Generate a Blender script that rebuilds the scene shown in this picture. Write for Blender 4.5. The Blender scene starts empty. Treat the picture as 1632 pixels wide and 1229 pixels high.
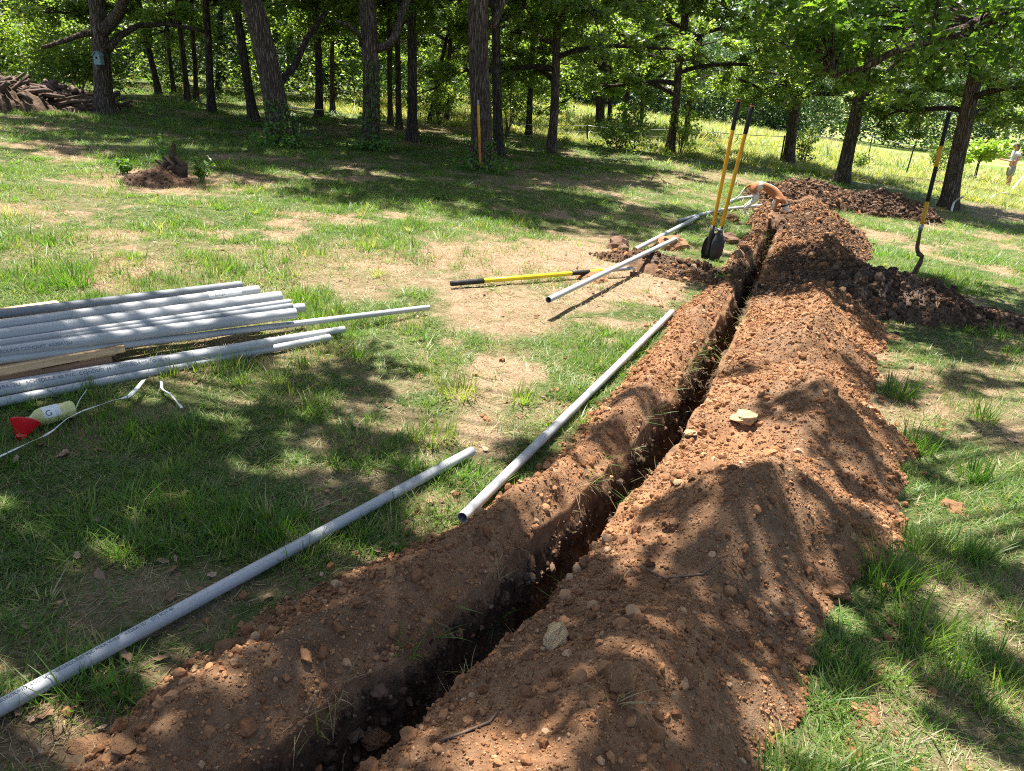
import bpy, bmesh, math, random
import numpy as np
from mathutils import Vector, Matrix, Euler, noise as mnoise
R = math.radians
random.seed(7); RNG = np.random.default_rng(7)
S = bpy.context.scene
COL = S.collection

# ------------------------------------------------------------------ camera, sky, sun, exposure
F = 1190.0                      # focal length in pixels of a 1632 px wide picture
PITCH, ROLL, CAMH = 23.0, 2.0, 1.55
cam_d = bpy.data.cameras.new('camera'); cam = bpy.data.objects.new('camera', cam_d); COL.objects.link(cam)
cam_d.sensor_width = 36.0; cam_d.lens = F*36.0/1632.0; cam_d.clip_end = 2000; cam_d.clip_start = 0.05
CM = (Matrix.Rotation(R(90-PITCH), 3, 'X') @ Matrix.Rotation(R(ROLL), 3, 'Z'))
cam.matrix_world = Matrix.Translation((0, 0, CAMH)) @ CM.to_4x4()
S.camera = cam
SUN_AZ, SUN_EL = -16.0, 72.0    # azimuth from +Y, positive to the right
SUNV = Vector((math.sin(R(SUN_AZ))*math.cos(R(SUN_EL)), math.cos(R(SUN_AZ))*math.cos(R(SUN_EL)), math.sin(R(SUN_EL))))
W = bpy.data.worlds.new('World'); S.world = W; W.use_nodes = True
wn = W.node_tree.nodes; wl = W.node_tree.links
bg = wn['Background']; bg.inputs['Strength'].default_value = 0.07
sky = wn.new('ShaderNodeTexSky'); sky.sky_type = 'NISHITA'; sky.sun_disc = False
sky.sun_elevation = R(SUN_EL); sky.sun_rotation = R(SUN_AZ) % (2*math.pi)
sky.dust_density = 2.0
wl.new(sky.outputs[0], bg.inputs['Color'])
sun_d = bpy.data.lights.new('sun', 'SUN'); sun = bpy.data.objects.new('sun', sun_d); COL.objects.link(sun)
sun_d.energy = 5.0; sun_d.angle = R(0.53); sun_d.color = (1.0, 0.95, 0.86)
sun.rotation_euler = SUNV.to_track_quat('Z', 'Y').to_euler(); sun.location = (0, 0, 30)
S.view_settings.view_transform = 'Standard'; S.view_settings.look = 'None'; S.view_settings.gamma = 1
S.view_settings.exposure = 1.75
S.cycles.max_bounces = 6; S.cycles.diffuse_bounces = 4; S.cycles.glossy_bounces = 2
S.cycles.transmission_bounces = 4; S.cycles.transparent_max_bounces = 4
S.cycles.sample_clamp_indirect = 6.0
S.cycles.use_denoising = False
S.cycles.filter_width = 1.1

# ------------------------------------------------------------------ noise and terrain
def _hash(ix, iy, seed):
    h = (ix.astype(np.int64)*374761393 + iy.astype(np.int64)*668265263 + seed*1442695041) & 0xffffffff
    h = ((h ^ (h >> 13))*1274126177) & 0xffffffff
    h = (h ^ (h >> 16)) & 0xffffffff
    return h.astype(np.float64)/4294967295.0
def vnoise(x, y, seed=0):
    x = np.asarray(x, float); y = np.asarray(y, float)
    ix = np.floor(x); iy = np.floor(y); fx = x-ix; fy = y-iy
    fx = fx*fx*fx*(fx*(fx*6-15)+10); fy = fy*fy*fy*(fy*(fy*6-15)+10)
    a = _hash(ix, iy, seed); b = _hash(ix+1, iy, seed); c = _hash(ix, iy+1, seed); d = _hash(ix+1, iy+1, seed)
    return (a*(1-fx)+b*fx)*(1-fy)+(c*(1-fx)+d*fx)*fy
def fbm(x, y, scale, octv=4, seed=0, gain=0.5):
    x = np.asarray(x, float)/scale; y = np.asarray(y, float)/scale; s = 0; a = 1; n = 0
    for o in range(octv):
        s = s+a*(vnoise(x, y, seed+o*17)*2-1); n += a; a *= gain
        x, y = x*1.97*0.8-y*1.97*0.6+3.1, x*1.97*0.6+y*1.97*0.8-7.7
    return s/n
def sstep(a, b, x):
    t = np.clip((x-a)/(b-a), 0, 1); return t*t*(3-2*t)
def gz0(x, y):                               # the broad lie of the land
    x = np.asarray(x, float); y = np.asarray(y, float)
    xr = np.maximum(x, 0); xl = np.maximum(-x, 0)
    z = -6.5*np.tanh((0.075*xr+0.0016*xr**2)/6.5)+1.2*np.tanh(0.075*xl/1.2)
    return z-0.008*np.clip(y, -20, 120)+0.03*fbm(x, y, 1.7, 2, 5)*sstep(1, 4, np.hypot(x, y))
def gz(x, y):
    return gz0(x, y)+0.010*fbm(x, y, 0.22, 3, 9)
def ray(px, py):
    return CM @ Vector(((px-816)/F, (614.5-py)/F, -1))
def at(px, py, h=0.0):                       # where the sight line through a photo pixel meets the ground raised by h
    d = ray(px, py); t = 0.3; step = 0.05; p = None
    while t < 600:
        x, y, z = d.x*t, d.y*t, CAMH+d.z*t
        if z < float(gz0(x, y))+h:
            lo, hi = t-step, t
            for _ in range(20):
                m = (lo+hi)/2
                if CAMH+d.z*m < float(gz0(d.x*m, d.y*m))+h: hi = m
                else: lo = m
            return Vector((d.x*hi, d.y*hi, CAMH+d.z*hi))
        step = 0.03+t*0.02; t += step
    return Vector((d.x*t, d.y*t, CAMH+d.z*t))
def onY(px, py, Y):                          # the point of that sight line at world depth Y
    d = ray(px, py); t = Y/d.y; return Vector((d.x*t, Y, CAMH+d.z*t))
def to_px(x, y, z):                          # numpy, world -> photo pixel
    M = np.array(CM.transposed()); P = np.stack([x, y, z-CAMH], -1) @ M.T
    dz = np.maximum(-P[..., 2], 1e-3)
    return 816+F*P[..., 0]/dz, 614.5-F*P[..., 1]/dz

# ------------------------------------------------------------------ object helpers
def tag(o, label=None, cat=None, group=None, kind=None):
    for k, v in (('label', label), ('category', cat), ('group', group), ('kind', kind)):
        if v: o[k] = v
    return o
def empty(name, loc):
    o = bpy.data.objects.new(name, None); COL.objects.link(o); o.location = loc; o.empty_display_size = 0.1
    return o
def wloc(o):
    v = Vector((0, 0, 0))
    while o is not None: v += o.location; o = o.parent
    return v
def link(name, me, mat, parent=None, loc=(0, 0, 0)):
    if mat is not None and not me.materials: me.materials.append(mat)
    o = bpy.data.objects.new(name, me); COL.objects.link(o); o.location = loc
    if parent is not None: o.parent = parent
    return o
class MB:
    def __init__(s): s.v = []; s.f = []
    def add(s, vs, fs):
        n = len(s.v); s.v += [tuple(v) for v in vs]; s.f += [tuple(i+n for i in f) for f in fs]; return s
    def box(s, c, size, M=None, bev=0.0):
        bm = bmesh.new(); bmesh.ops.create_cube(bm, size=1.0)
        for v in bm.verts: v.co = Vector((v.co.x*size[0], v.co.y*size[1], v.co.z*size[2]))
        if bev: bmesh.ops.bevel(bm, geom=bm.edges[:], offset=bev, segments=1, affect='EDGES')
        for v in bm.verts: v.co = (M @ v.co if M is not None else v.co)+Vector(c)
        bm.verts.index_update(); s.add([v.co[:] for v in bm.verts], [[v.index for v in f.verts] for f in bm.faces]); bm.free(); return s
    def tube(s, pts, rad, n=12, caps=True, jitter=0.0, seed=0, squash=1.0):
        pts = [Vector(p) for p in pts]
        if not hasattr(rad, '__len__'): rad = [rad]*len(pts)
        up = None; vs = []
        for i, p in enumerate(pts):
            t = (pts[min(i+1, len(pts)-1)]-pts[max(i-1, 0)]).normalized()
            if up is None:
                up = Vector((0, 0, 1)) if abs(t.z) < 0.9 else Vector((1, 0, 0))
            a = t.cross(up).normalized(); up = a.cross(t).normalized()
            for k in range(n):
                th = 2*math.pi*k/n; r = rad[i]
                if jitter: r *= 1+jitter*mnoise.noise(Vector((math.cos(th)*2.2, math.sin(th)*2.2, p.length*3+seed*7)))
                vs.append(p+a*(math.cos(th)*r)+up*(math.sin(th)*r*squash))
        fs = []
        for i in range(len(pts)-1):
            for k in range(n):
                fs.append((i*n+k, i*n+(k+1) % n, (i+1)*n+(k+1) % n, (i+1)*n+k))
        if caps: fs.append(tuple(range(n-1, -1, -1))); fs.append(tuple(range((len(pts)-1)*n, len(pts)*n)))
        return s.add(vs, fs)
    def mesh(s, name, off=(0, 0, 0), smooth=True):
        me = bpy.data.meshes.new(name)
        o = Vector(off); me.from_pydata([(v[0]-o.x, v[1]-o.y, v[2]-o.z) for v in s.v], [], s.f)
        if smooth: me.polygons.foreach_set('use_smooth', [True]*len(me.polygons)); me.shade_smooth() if hasattr(me, 'shade_smooth') else None
        me.update(); return me
    def build(s, name, mat, parent=None, smooth=True, origin=None):
        if parent is not None:
            return link(name, s.mesh(name, wloc(parent), smooth), mat, parent)
        if origin is None:
            a = np.array(s.v); origin = (a[:, 0].mean(), a[:, 1].mean(), a[:, 2].min())
        return link(name, s.mesh(name, origin, smooth), mat, None, origin)
def np_mesh(name, V, Q, smooth=True):
    me = bpy.data.meshes.new(name); n = len(V); k = Q.shape[1]
    me.vertices.add(n); me.vertices.foreach_set('co', np.ascontiguousarray(V, dtype=np.float32).ravel())
    me.loops.add(Q.size); me.loops.foreach_set('vertex_index', Q.astype(np.int32).ravel())
    me.polygons.add(len(Q)); me.polygons.foreach_set('loop_start', np.arange(0, Q.size, k, dtype=np.int32))
    me.polygons.foreach_set('use_smooth', np.full(len(Q), smooth))
    me.update(calc_edges=True); return me
def fattr(me, name, vals, domain='POINT'):
    a = me.attributes.new(name, 'FLOAT', domain); a.data.foreach_set('value', np.asarray(vals, dtype=np.float32)); return a
def grid_quads(nr, nc):
    i = np.arange(nr*nc).reshape(nr, nc)
    return np.stack([i[:-1, :-1].ravel(), i[:-1, 1:].ravel(), i[1:, 1:].ravel(), i[1:, :-1].ravel()], 1)

# ------------------------------------------------------------------ materials
class NT:
    def __init__(s, name):
        s.m = bpy.data.materials.new(name); s.m.use_nodes = True; s.t = s.m.node_tree; s.t.nodes.clear()
        s.out = s.t.nodes.new('ShaderNodeOutputMaterial')
    def n(s, typ, **kw):
        nd = s.t.nodes.new(typ)
        for k, v in kw.items():
            if hasattr(nd, k): setattr(nd, k, v)
        return nd
    def set(s, sock, v):
        if hasattr(v, 'is_output') or isinstance(v, bpy.types.NodeSocket): s.t.links.new(v, sock)
        else: sock.default_value = v
    def coord(s, which='Object', scale=(1, 1, 1), rot=(0, 0, 0)):
        c = s.n('ShaderNodeTexCoord'); mp = s.n('ShaderNodeMapping'); mp.inputs['Scale'].default_value = scale; mp.inputs['Rotation'].default_value = rot
        s.t.links.new(c.outputs[which], mp.inputs[0]); return mp.outputs[0]
    def noise(s, vec, scale, detail=4, rough=0.55):
        nd = s.n('ShaderNodeTexNoise'); s.set(nd.inputs['Vector'], vec); nd.inputs['Scale'].default_value = scale
        nd.inputs['Detail'].default_value = detail; nd.inputs['Roughness'].default_value = rough; return nd.outputs['Fac']
    def ramp(s, fac, stops):
        nd = s.n('ShaderNodeValToRGB'); s.set(nd.inputs[0], fac); el = nd.color_ramp.elements
        while len(el) < len(stops): el.new(0.5)
        for e, (p, c) in zip(el, stops): e.position = p; e.color = c if len(c) == 4 else (*c, 1)
        return nd.outputs[0]
    def mix(s, fac, a, b, mode='MIX'):
        nd = s.n('ShaderNodeMix'); nd.data_type = 'RGBA'; nd.blend_type = mode
        s.set(nd.inputs[0], fac)
        s.set(nd.inputs[6], a if not isinstance(a, tuple) else (*a[:3], 1)); s.set(nd.inputs[7], b if not isinstance(b, tuple) else (*b[:3], 1)); return nd.outputs[2]
    def math(s, op, a, b=0.0, clamp=False):
        nd = s.n('ShaderNodeMath'); nd.operation = op; nd.use_clamp = clamp; s.set(nd.inputs[0], a); s.set(nd.inputs[1], b); return nd.outputs[0]
    def attr(s, name):
        nd = s.n('ShaderNodeAttribute'); nd.attribute_name = name; return nd.outputs['Fac']
    def rnd(s): return s.n('ShaderNodeObjectInfo').outputs['Random']
    def bump(s, h, strength=0.5, dist=0.01):
        nd = s.n('ShaderNodeBump'); s.set(nd.inputs['Height'], h); nd.inputs['Strength'].default_value = strength; nd.inputs['Distance'].default_value = dist; return nd.outputs[0]
    def pbsdf(s, color, rough=0.8, spec=0.3, normal=None, **kw):
        b = s.n('ShaderNodeBsdfPrincipled'); s.set(b.inputs['Base Color'], color if not isinstance(color, tuple) else (*color[:3], 1))
        s.set(b.inputs['Roughness'], rough); b.inputs['Specular IOR Level'].default_value = spec
        if normal is not None: s.set(b.inputs['Normal'], normal)
        for k, v in kw.items(): s.set(b.inputs[k.replace('_', ' ')], v)
        return b.outputs[0]
    def done(s, sh): s.t.links.new(sh, s.out.inputs[0]); return s.m
    def leafy(s, color, trans, rough=0.5, spec=0.4, tfac=0.35):
        p = s.pbsdf(color, rough, spec); t = s.n('ShaderNodeBsdfTranslucent'); s.set(t.inputs[0], trans)
        mx = s.n('ShaderNodeMixShader'); mx.inputs[0].default_value = tfac
        s.t.links.new(p, mx.inputs[1]); s.t.links.new(t.outputs[0], mx.inputs[2]); return s.done(mx.outputs[0])
def mat_plain(name, col, rough=0.6, spec=0.3, var=0.15, scale=8.0, metal=0.0, bump=0.0):
    t = NT(name); c = t.coord(); n = t.noise(c, scale)
    dark = tuple(x*(1-var) for x in col); lite = tuple(min(1, x*(1+var)) for x in col)
    col_ = t.ramp(n, [(0.3, dark), (0.7, lite)])
    return t.done(t.pbsdf(col_, rough, spec, t.bump(n, bump, 0.004) if bump else None, Metallic=metal))
M = {}
def make_materials():
    # lawn: dead thatch, soil and a green cast where grass grows
    t = NT('lawn_soil'); c = t.coord()
    fine = t.noise(c, 90, 5, 0.7); mid = t.noise(c, 9, 4); big = t.noise(c, 0.9, 4)
    straw = t.ramp(fine, [(0.30, (0.11, 0.062, 0.042)), (0.5, (0.33, 0.215, 0.15)), (0.70, (0.56, 0.42, 0.32))])
    litter = t.ramp(t.noise(c, 38, 4, 0.7), [(0.3, (0.05, 0.032, 0.02)), (0.55, (0.20, 0.125, 0.08)), (0.75, (0.40, 0.27, 0.19))])
    bare = t.mix(t.math('MULTIPLY', t.ramp(mid, [(0.35, (0, 0, 0)), (0.65, (1, 1, 1))]), 0.65), straw, litter)
    bare = t.mix(t.attr('litter'), bare, litter)
    green = t.ramp(t.noise(c, 25, 5, 0.75), [(0.3, (0.024, 0.036, 0.011)), (0.52, (0.062, 0.084, 0.026)), (0.75, (0.21, 0.18, 0.10))])
    meadow = t.ramp(t.noise(c, 0.16, 6, 0.7), [(0.32, (0.075, 0.15, 0.022)), (0.47, (0.14, 0.21, 0.045)), (0.60, (0.33, 0.28, 0.13)), (0.8, (0.40, 0.29, 0.19))])
    g = t.mix(t.attr('meadow'), green, meadow)
    colr = t.mix(t.attr('bare'), g, bare)
    M['lawn'] = t.done(t.pbsdf(colr, 0.95, 0.1, t.bump(t.math('ADD', fine, t.math('MULTIPLY', mid, 2.0)), 0.9, 0.012)))
    # red-brown subsoil; "dark" marks black topsoil and painted trench shade, "grey" dry crust
    def soil(name, use_rnd=False):
        t = NT(name); c = t.coord()
        f = t.noise(c, 120, 5, 0.75); m = t.noise(c, 14, 5, 0.65); b = t.noise(c, 1.6, 3)
        red = t.ramp(m, [(0.28, (0.155, 0.080, 0.042)), (0.5, (0.285, 0.150, 0.077)), (0.72, (0.40, 0.228, 0.124))])
        red = t.mix(t.ramp(b, [(0.4, (0, 0, 0)), (0.62, (1, 1, 1))]), red, t.ramp(m, [(0.3, (0.125, 0.073, 0.043)), (0.7, (0.28, 0.175, 0.105))]))
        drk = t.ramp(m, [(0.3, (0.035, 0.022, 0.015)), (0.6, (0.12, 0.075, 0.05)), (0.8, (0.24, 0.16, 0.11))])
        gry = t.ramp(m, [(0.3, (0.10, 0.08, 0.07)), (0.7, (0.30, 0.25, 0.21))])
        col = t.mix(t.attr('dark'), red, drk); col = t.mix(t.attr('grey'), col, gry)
        col = t.mix(0.35, col, t.ramp(f, [(0.3, (0.5, 0.5, 0.5)), (0.5, (1, 1, 1)), (0.75, (1.5, 1.45, 1.4))]), 'MULTIPLY')
        return t.done(t.pbsdf(col, 0.95, 0.12, t.bump(t.math('ADD', t.math('MULTIPLY', m, 1.6), f), 1.0, 0.010)))
    M['soil'] = soil('turned_subsoil')
    def clod(name, stops):
        t = NT(name); c = t.coord(); r = t.rnd(); base = t.ramp(r, stops)
        n = t.noise(c, 6, 5, 0.7); col = t.mix(0.7, base, t.ramp(n, [(0.3, (0.75, 0.75, 0.75)), (0.7, (1.3, 1.25, 1.2))]), 'MULTIPLY')
        return t.done(t.pbsdf(col, 0.95, 0.1))
    M['clod'] = clod('soil_clod', [(0, (0.15, 0.073, 0.036)), (0.35, (0.215, 0.105, 0.052)), (0.65, (0.27, 0.14, 0.07)), (0.90, (0.33, 0.18, 0.09)), (1, (0.38, 0.26, 0.16))])
    M['darkclod'] = clod('topsoil_clod', [(0, (0.045, 0.028, 0.019)), (0.4, (0.085, 0.053, 0.036)), (0.75, (0.13, 0.083, 0.056)), (1, (0.20, 0.135, 0.095))])
    for nm, c1, c2 in (('pale_stone', (0.58, 0.39, 0.20), (0.84, 0.62, 0.36)), ('brown_stone', (0.24, 0.12, 0.06), (0.40, 0.22, 0.115)), ('ochre_stone', (0.25, 0.125, 0.06), (0.43, 0.24, 0.125)), ('grey_stone', (0.15, 0.085, 0.055), (0.26, 0.16, 0.11))):
        t = NT(nm); c = t.coord(); n = t.noise(c, 30, 6, 0.7); n2 = t.noise(c, 9, 3)
        M[nm] = t.done(t.pbsdf(t.ramp(n, [(0.3, c1), (0.7, c2)]), 0.9, 0.2, t.bump(t.math('ADD', n, n2), 0.9, 0.012)))
    # grass
    def grass(name, stops, tr):
        t = NT(name); r = t.rnd(); col = t.ramp(r, stops)
        h = t.attr('tip'); col = t.mix(t.math('MULTIPLY', h, 0.22), col, (0.24, 0.27, 0.07))
        tc = t.mix(1.0, col, tr, 'MULTIPLY'); return t.leafy(col, tc, 0.45, 0.35, 0.42)
    M['grass'] = grass('grass_blade', [(0, (0.042, 0.110, 0.015)), (0.45, (0.072, 0.162, 0.022)), (0.72, (0.118, 0.212, 0.033)), (0.86, (0.20, 0.255, 0.06)), (0.94, (0.30, 0.275, 0.11)), (1, (0.42, 0.34, 0.20))], (1.6, 1.9, 0.65))
    M['drygrass'] = grass('dry_grass_blade', [(0, (0.30, 0.22, 0.12)), (0.6, (0.42, 0.33, 0.19)), (1, (0.52, 0.42, 0.27))], (1.1, 1.0, 0.8))
    M['meadowgrass'] = grass('meadow_blade', [(0, (0.10, 0.18, 0.026)), (0.4, (0.18, 0.25, 0.045)), (0.66, (0.33, 0.31, 0.11)), (1, (0.47, 0.36, 0.20))], (1.6, 1.7, 0.7))
    # leaves
    def leaf(name, stops, tr, rough=0.42, spec=0.45, tf=0.38):
        t = NT(name); col = t.ramp(t.attr('rnd'), stops); tc = t.mix(1.0, col, tr, 'MULTIPLY'); return t.leafy(col, tc, rough, spec, tf)
    M['oak'] = leaf('oak_leaf', [(0, (0.062, 0.105, 0.029)), (0.5, (0.112, 0.170, 0.046)), (0.85, (0.17, 0.225, 0.06)), (1, (0.25, 0.27, 0.085))], (2.1, 2.2, 0.75), 0.34, 0.6, tf=0.55)
    M['oaknear'] = leaf('near_oak_leaf', [(0, (0.045, 0.100, 0.020)), (0.5, (0.080, 0.155, 0.030)), (1, (0.14, 0.22, 0.042))], (2.2, 2.2, 0.75), 0.38, tf=0.50)
    M['bushleaf'] = leaf('bush_leaf', [(0, (0.05, 0.10, 0.02)), (0.6, (0.11, 0.18, 0.04)), (1, (0.24, 0.27, 0.06))], (1.9, 2.0, 0.7))
    M['limeleaf'] = leaf('lime_leaf', [(0, (0.16, 0.26, 0.03)), (0.6, (0.26, 0.37, 0.05)), (1, (0.38, 0.45, 0.08))], (1.5, 1.6, 0.6))
    M['farleaf'] = leaf('far_leaf', [(0, (0.028, 0.062, 0.022)), (0.6, (0.058, 0.105, 0.034)), (1, (0.10, 0.15, 0.045))], (1.5, 1.8, 0.8), tf=0.3)
    M['weed'] = leaf('weed_leaf', [(0, (0.07, 0.16, 0.03)), (1, (0.15, 0.26, 0.05))], (1.7, 1.9, 0.7))
    M['deadleaf'] = leaf('dead_leaf', [(0, (0.13, 0.07, 0.04)), (0.5, (0.25, 0.15, 0.09)), (1, (0.42, 0.29, 0.20))], (1.0, 0.9, 0.8), 0.8, 0.15, 0.1)
    # bark
    def bark(name, c1, c2, c3):
        t = NT(name); c = t.coord('Object', (13, 13, 1.5)); vo = t.n('ShaderNodeTexVoronoi'); vo.feature = 'DISTANCE_TO_EDGE'
        wob = t.n('ShaderNodeVectorMath'); wob.operation = 'ADD'; nz = t.n('ShaderNodeTexNoise'); t.set(nz.inputs['Vector'], c); nz.inputs['Scale'].default_value = 1.6
        t.t.links.new(c, wob.inputs[0]); t.t.links.new(nz.outputs['Color'], wob.inputs[1]); t.t.links.new(wob.outputs[0], vo.inputs['Vector']); vo.inputs['Scale'].default_value = 2.6
        f = t.noise(c, 5, 5, 0.7); ridge = t.ramp(vo.outputs['Distance'], [(0.0, (0, 0, 0)), (0.28, (1, 1, 1))])
        col = t.mix(ridge, c1, t.ramp(f, [(0.3, c2), (0.7, c3)]))
        lich = t.ramp(t.noise(t.coord('Object', (3, 3, 1.6)), 2.3, 3), [(0.56, (0, 0, 0)), (0.7, (0.45, 0.45, 0.45))])
        col = t.mix(lich, col, (0.20, 0.19, 0.155))
        return t.done(t.pbsdf(col, 0.95, 0.12, t.bump(t.math('ADD', ridge, t.math('MULTIPLY', f, 0.8)), 1.0, 0.02)))
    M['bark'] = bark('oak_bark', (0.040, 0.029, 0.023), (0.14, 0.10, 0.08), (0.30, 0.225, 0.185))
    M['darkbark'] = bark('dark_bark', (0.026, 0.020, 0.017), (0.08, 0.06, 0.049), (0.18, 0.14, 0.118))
    M['twig'] = mat_plain('twig_wood', (0.16, 0.115, 0.085), 0.9, 0.1, 0.4, 40)
    # plastics, metals, woods
    t = NT('grey_pvc'); c = t.coord(); n = t.noise(c, 3.5, 3); d = t.noise(c, 60, 4, 0.8)
    col = t.ramp(n, [(0.3, (0.325, 0.335, 0.345)), (0.7, (0.40, 0.41, 0.42))])
    dirt = t.ramp(d, [(0.60, (0, 0, 0)), (0.80, (0.4, 0.4, 0.4))])
    M['pvc'] = t.done(t.pbsdf(t.mix(dirt, col, (0.33, 0.30, 0.27)), t.ramp(d, [(0.3, (0.32, 0.32, 0.32)), (0.7, (0.5, 0.5, 0.5))]), 0.45))
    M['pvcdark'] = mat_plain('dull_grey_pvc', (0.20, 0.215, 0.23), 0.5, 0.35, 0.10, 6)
    M['pvcin'] = mat_plain('pipe_bore', (0.20, 0.22, 0.25), 0.7, 0.2)
    M['ink'] = mat_plain('pipe_print', (0.13, 0.14, 0.16), 0.7, 0.1, 0.3, 80)
    M['paper'] = mat_plain('white_paper', (0.72, 0.72, 0.70), 0.7, 0.2, 0.08, 30)
    M['yellow'] = mat_plain('yellow_fibreglass', (0.72, 0.36, 0.015), 0.42, 0.4, 0.14, 14)
    M['lemon'] = mat_plain('lemon_fibreglass', (0.80, 0.60, 0.02), 0.42, 0.4, 0.1, 14)
    M['orange'] = mat_plain('worn_orange_paint', (0.55, 0.16, 0.06), 0.6, 0.3, 0.3, 20)
    M['rubber'] = mat_plain('black_rubber', (0.018, 0.018, 0.018), 0.65, 0.35, 0.3, 30)
    M['steel'] = mat_plain('black_steel', (0.035, 0.032, 0.030), 0.55, 0.4, 0.5, 18, 0.0, 0.3)
    M['galv'] = mat_plain('galvanised_steel', (0.42, 0.42, 0.42), 0.45, 0.5, 0.2, 30, 0.6)
    M['muddy'] = mat_plain('muddy_steel', (0.13, 0.085, 0.06), 0.9, 0.15, 0.55, 35, 0, 1.0)
    M['wire'] = mat_plain('dull_wire', (0.40, 0.40, 0.38), 0.5, 0.4, 0.2, 20, 0.4)
    M['post'] = mat_plain('rusted_green_steel', (0.06, 0.05, 0.04), 0.8, 0.2, 0.4, 30)
    def wood(name, a, b, k):
        t = NT(name); c = t.coord('Object', (2.0, 26, 26)); n = t.noise(c, 2.2, 5, 0.65); w = t.noise(t.coord('Object', (6, 12, 12)), 1.4, 4)
        col = t.mix(t.ramp(w, [(0.55, (0, 0, 0)), (0.7, (0.7, 0.7, 0.7))]), t.ramp(n, [(0.3, a), (0.7, b)]), k)
        return t.done(t.pbsdf(col, 0.75, 0.2, t.bump(n, 0.5, 0.004)))
    M['pallet'] = wood('pallet_wood', (0.48, 0.31, 0.16), (0.72, 0.51, 0.30), (0.18, 0.105, 0.06))
    M['palletred'] = wood('reddish_pallet_wood', (0.36, 0.19, 0.11), (0.52, 0.31, 0.19), (0.30, 0.16, 0.09))
    M['stump'] = wood('rotten_wood', (0.035, 0.023, 0.017), (0.11, 0.072, 0.052), (0.02, 0.014, 0.01))
    M['log'] = wood('weathered_log', (0.05, 0.034, 0.026), (0.19, 0.125, 0.095), (0.03, 0.022, 0.017))
    M['red'] = mat_plain('red_plastic', (0.68, 0.012, 0.022), 0.30, 0.5, 0.06, 10)
    M['strap'] = mat_plain('white_strapping', (0.70, 0.70, 0.66), 0.5, 0.35, 0.12, 25)
    t = NT('yellow_liquid_bottle'); M['liquid'] = t.done(t.pbsdf((0.74, 0.72, 0.30), 0.15, 0.5, None, Transmission_Weight=0.25, IOR=1.4))
    t = NT('clear_plastic'); M['clear'] = t.done(t.pbsdf((0.86, 0.88, 0.80), 0.12, 0.5, None, Transmission_Weight=0.75, IOR=1.3))
    M['birdblue'] = mat_plain('pale_blue_paint', (0.25, 0.36, 0.41), 0.7, 0.2, 0.12, 20)
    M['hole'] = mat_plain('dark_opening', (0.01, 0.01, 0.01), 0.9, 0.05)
    M['skin'] = mat_plain('skin', (0.50, 0.25, 0.17), 0.6, 0.3, 0.06, 20)
    M['shirt'] = mat_plain('pale_grey_cotton', (0.55, 0.57, 0.62), 0.9, 0.1, 0.08, 30)
    M['shorts'] = mat_plain('grey_cloth', (0.28, 0.265, 0.24), 0.9, 0.1, 0.12, 30)
    M['cap'] = mat_plain('tan_cap_cloth', (0.42, 0.34, 0.24), 0.9, 0.1)
    M['hair'] = mat_plain('grey_brown_hair', (0.12, 0.08, 0.055), 0.7, 0.3, 0.4, 60)
    M['shoe'] = mat_plain('dark_shoe', (0.04, 0.045, 0.06), 0.7, 0.3)
    t = NT('dog_fur'); f = t.noise(t.coord(), 70, 4); brown = t.ramp(f, [(0.3, (0.30, 0.11, 0.042)), (0.7, (0.46, 0.20, 0.085))]); white = t.ramp(f, [(0.3, (0.58, 0.54, 0.49)), (0.7, (0.80, 0.77, 0.72))])
    M['dog'] = t.done(t.pbsdf(t.mix(t.attr('brown'), white, brown), 0.75, 0.2, t.bump(f, 0.5, 0.006)))
    M['dogdark'] = mat_plain('dark_brown_fur', (0.20, 0.065, 0.02), 0.8, 0.2)
make_materials()
# ==== PART 2 ====
# ------------------------------------------------------------------ trench line, spoil banks, ground
TR_PX = [(500, 1225), (640, 1110), (765, 1005), (872, 898), (958, 805), (1022, 738), (1076, 670), (1112, 612), (1142, 560), (1166, 512), (1190, 462), (1213, 412), (1231, 368), (1242, 338)]
tp = [at(*p) for p in TR_PX]
d0 = (tp[0]-tp[1]).normalized(); tp = [tp[0]+d0*1.6, tp[0]+d0*0.8]+tp
d1 = (tp[-1]-tp[-2]).normalized(); tp = tp+[tp[-1]+d1*1.0]
P2 = np.array([(p.x, p.y) for p in tp])
def catmull(P, step=0.02):
    out = []
    for i in range(len(P)-1):
        a = P[max(i-1, 0)]; b = P[i]; c = P[i+1]; d = P[min(i+2, len(P)-1)]; n = max(2, int(np.hypot(*(c-b))/step))
        for k in range(n):
            t = k/n; out.append(0.5*((2*b)+(-a+c)*t+(2*a-5*b+4*c-d)*t*t+(-a+3*b-3*c+d)*t**3))
    out.append(P[-1]); return np.array(out)
PATH = catmull(P2); 
for _ in range(60): PATH[1:-1] = 0.25*PATH[:-2]+0.5*PATH[1:-1]+0.25*PATH[2:]
SEG = np.hypot(*np.diff(PATH, axis=0).T); SARC = np.concatenate([[0], np.cumsum(SEG)]); SLEN = SARC[-1]
TAN = np.gradient(PATH, axis=0); TAN /= np.linalg.norm(TAN, axis=1)[:, None]
def st_of(x, y):
    x = np.asarray(x, float); y = np.asarray(y, float); sh = x.shape; x = x.ravel(); y = y.ravel()
    s = np.empty(len(x)); t = np.empty(len(x)); PP = PATH[::4]; SS = SARC[::4]; TT = TAN[::4]
    for i in range(0, len(x), 20000):
        d = (x[i:i+20000, None]-PP[None, :, 0])**2+(y[i:i+20000, None]-PP[None, :, 1])**2
        k = d.argmin(1); dx = x[i:i+20000]-PP[k, 0]; dy = y[i:i+20000]-PP[k, 1]
        s[i:i+20000] = SS[k]+dx*TT[k, 0]+dy*TT[k, 1]; t[i:i+20000] = dx*TT[k, 1]-dy*TT[k, 0]
    return s.reshape(sh), t.reshape(sh)
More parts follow.
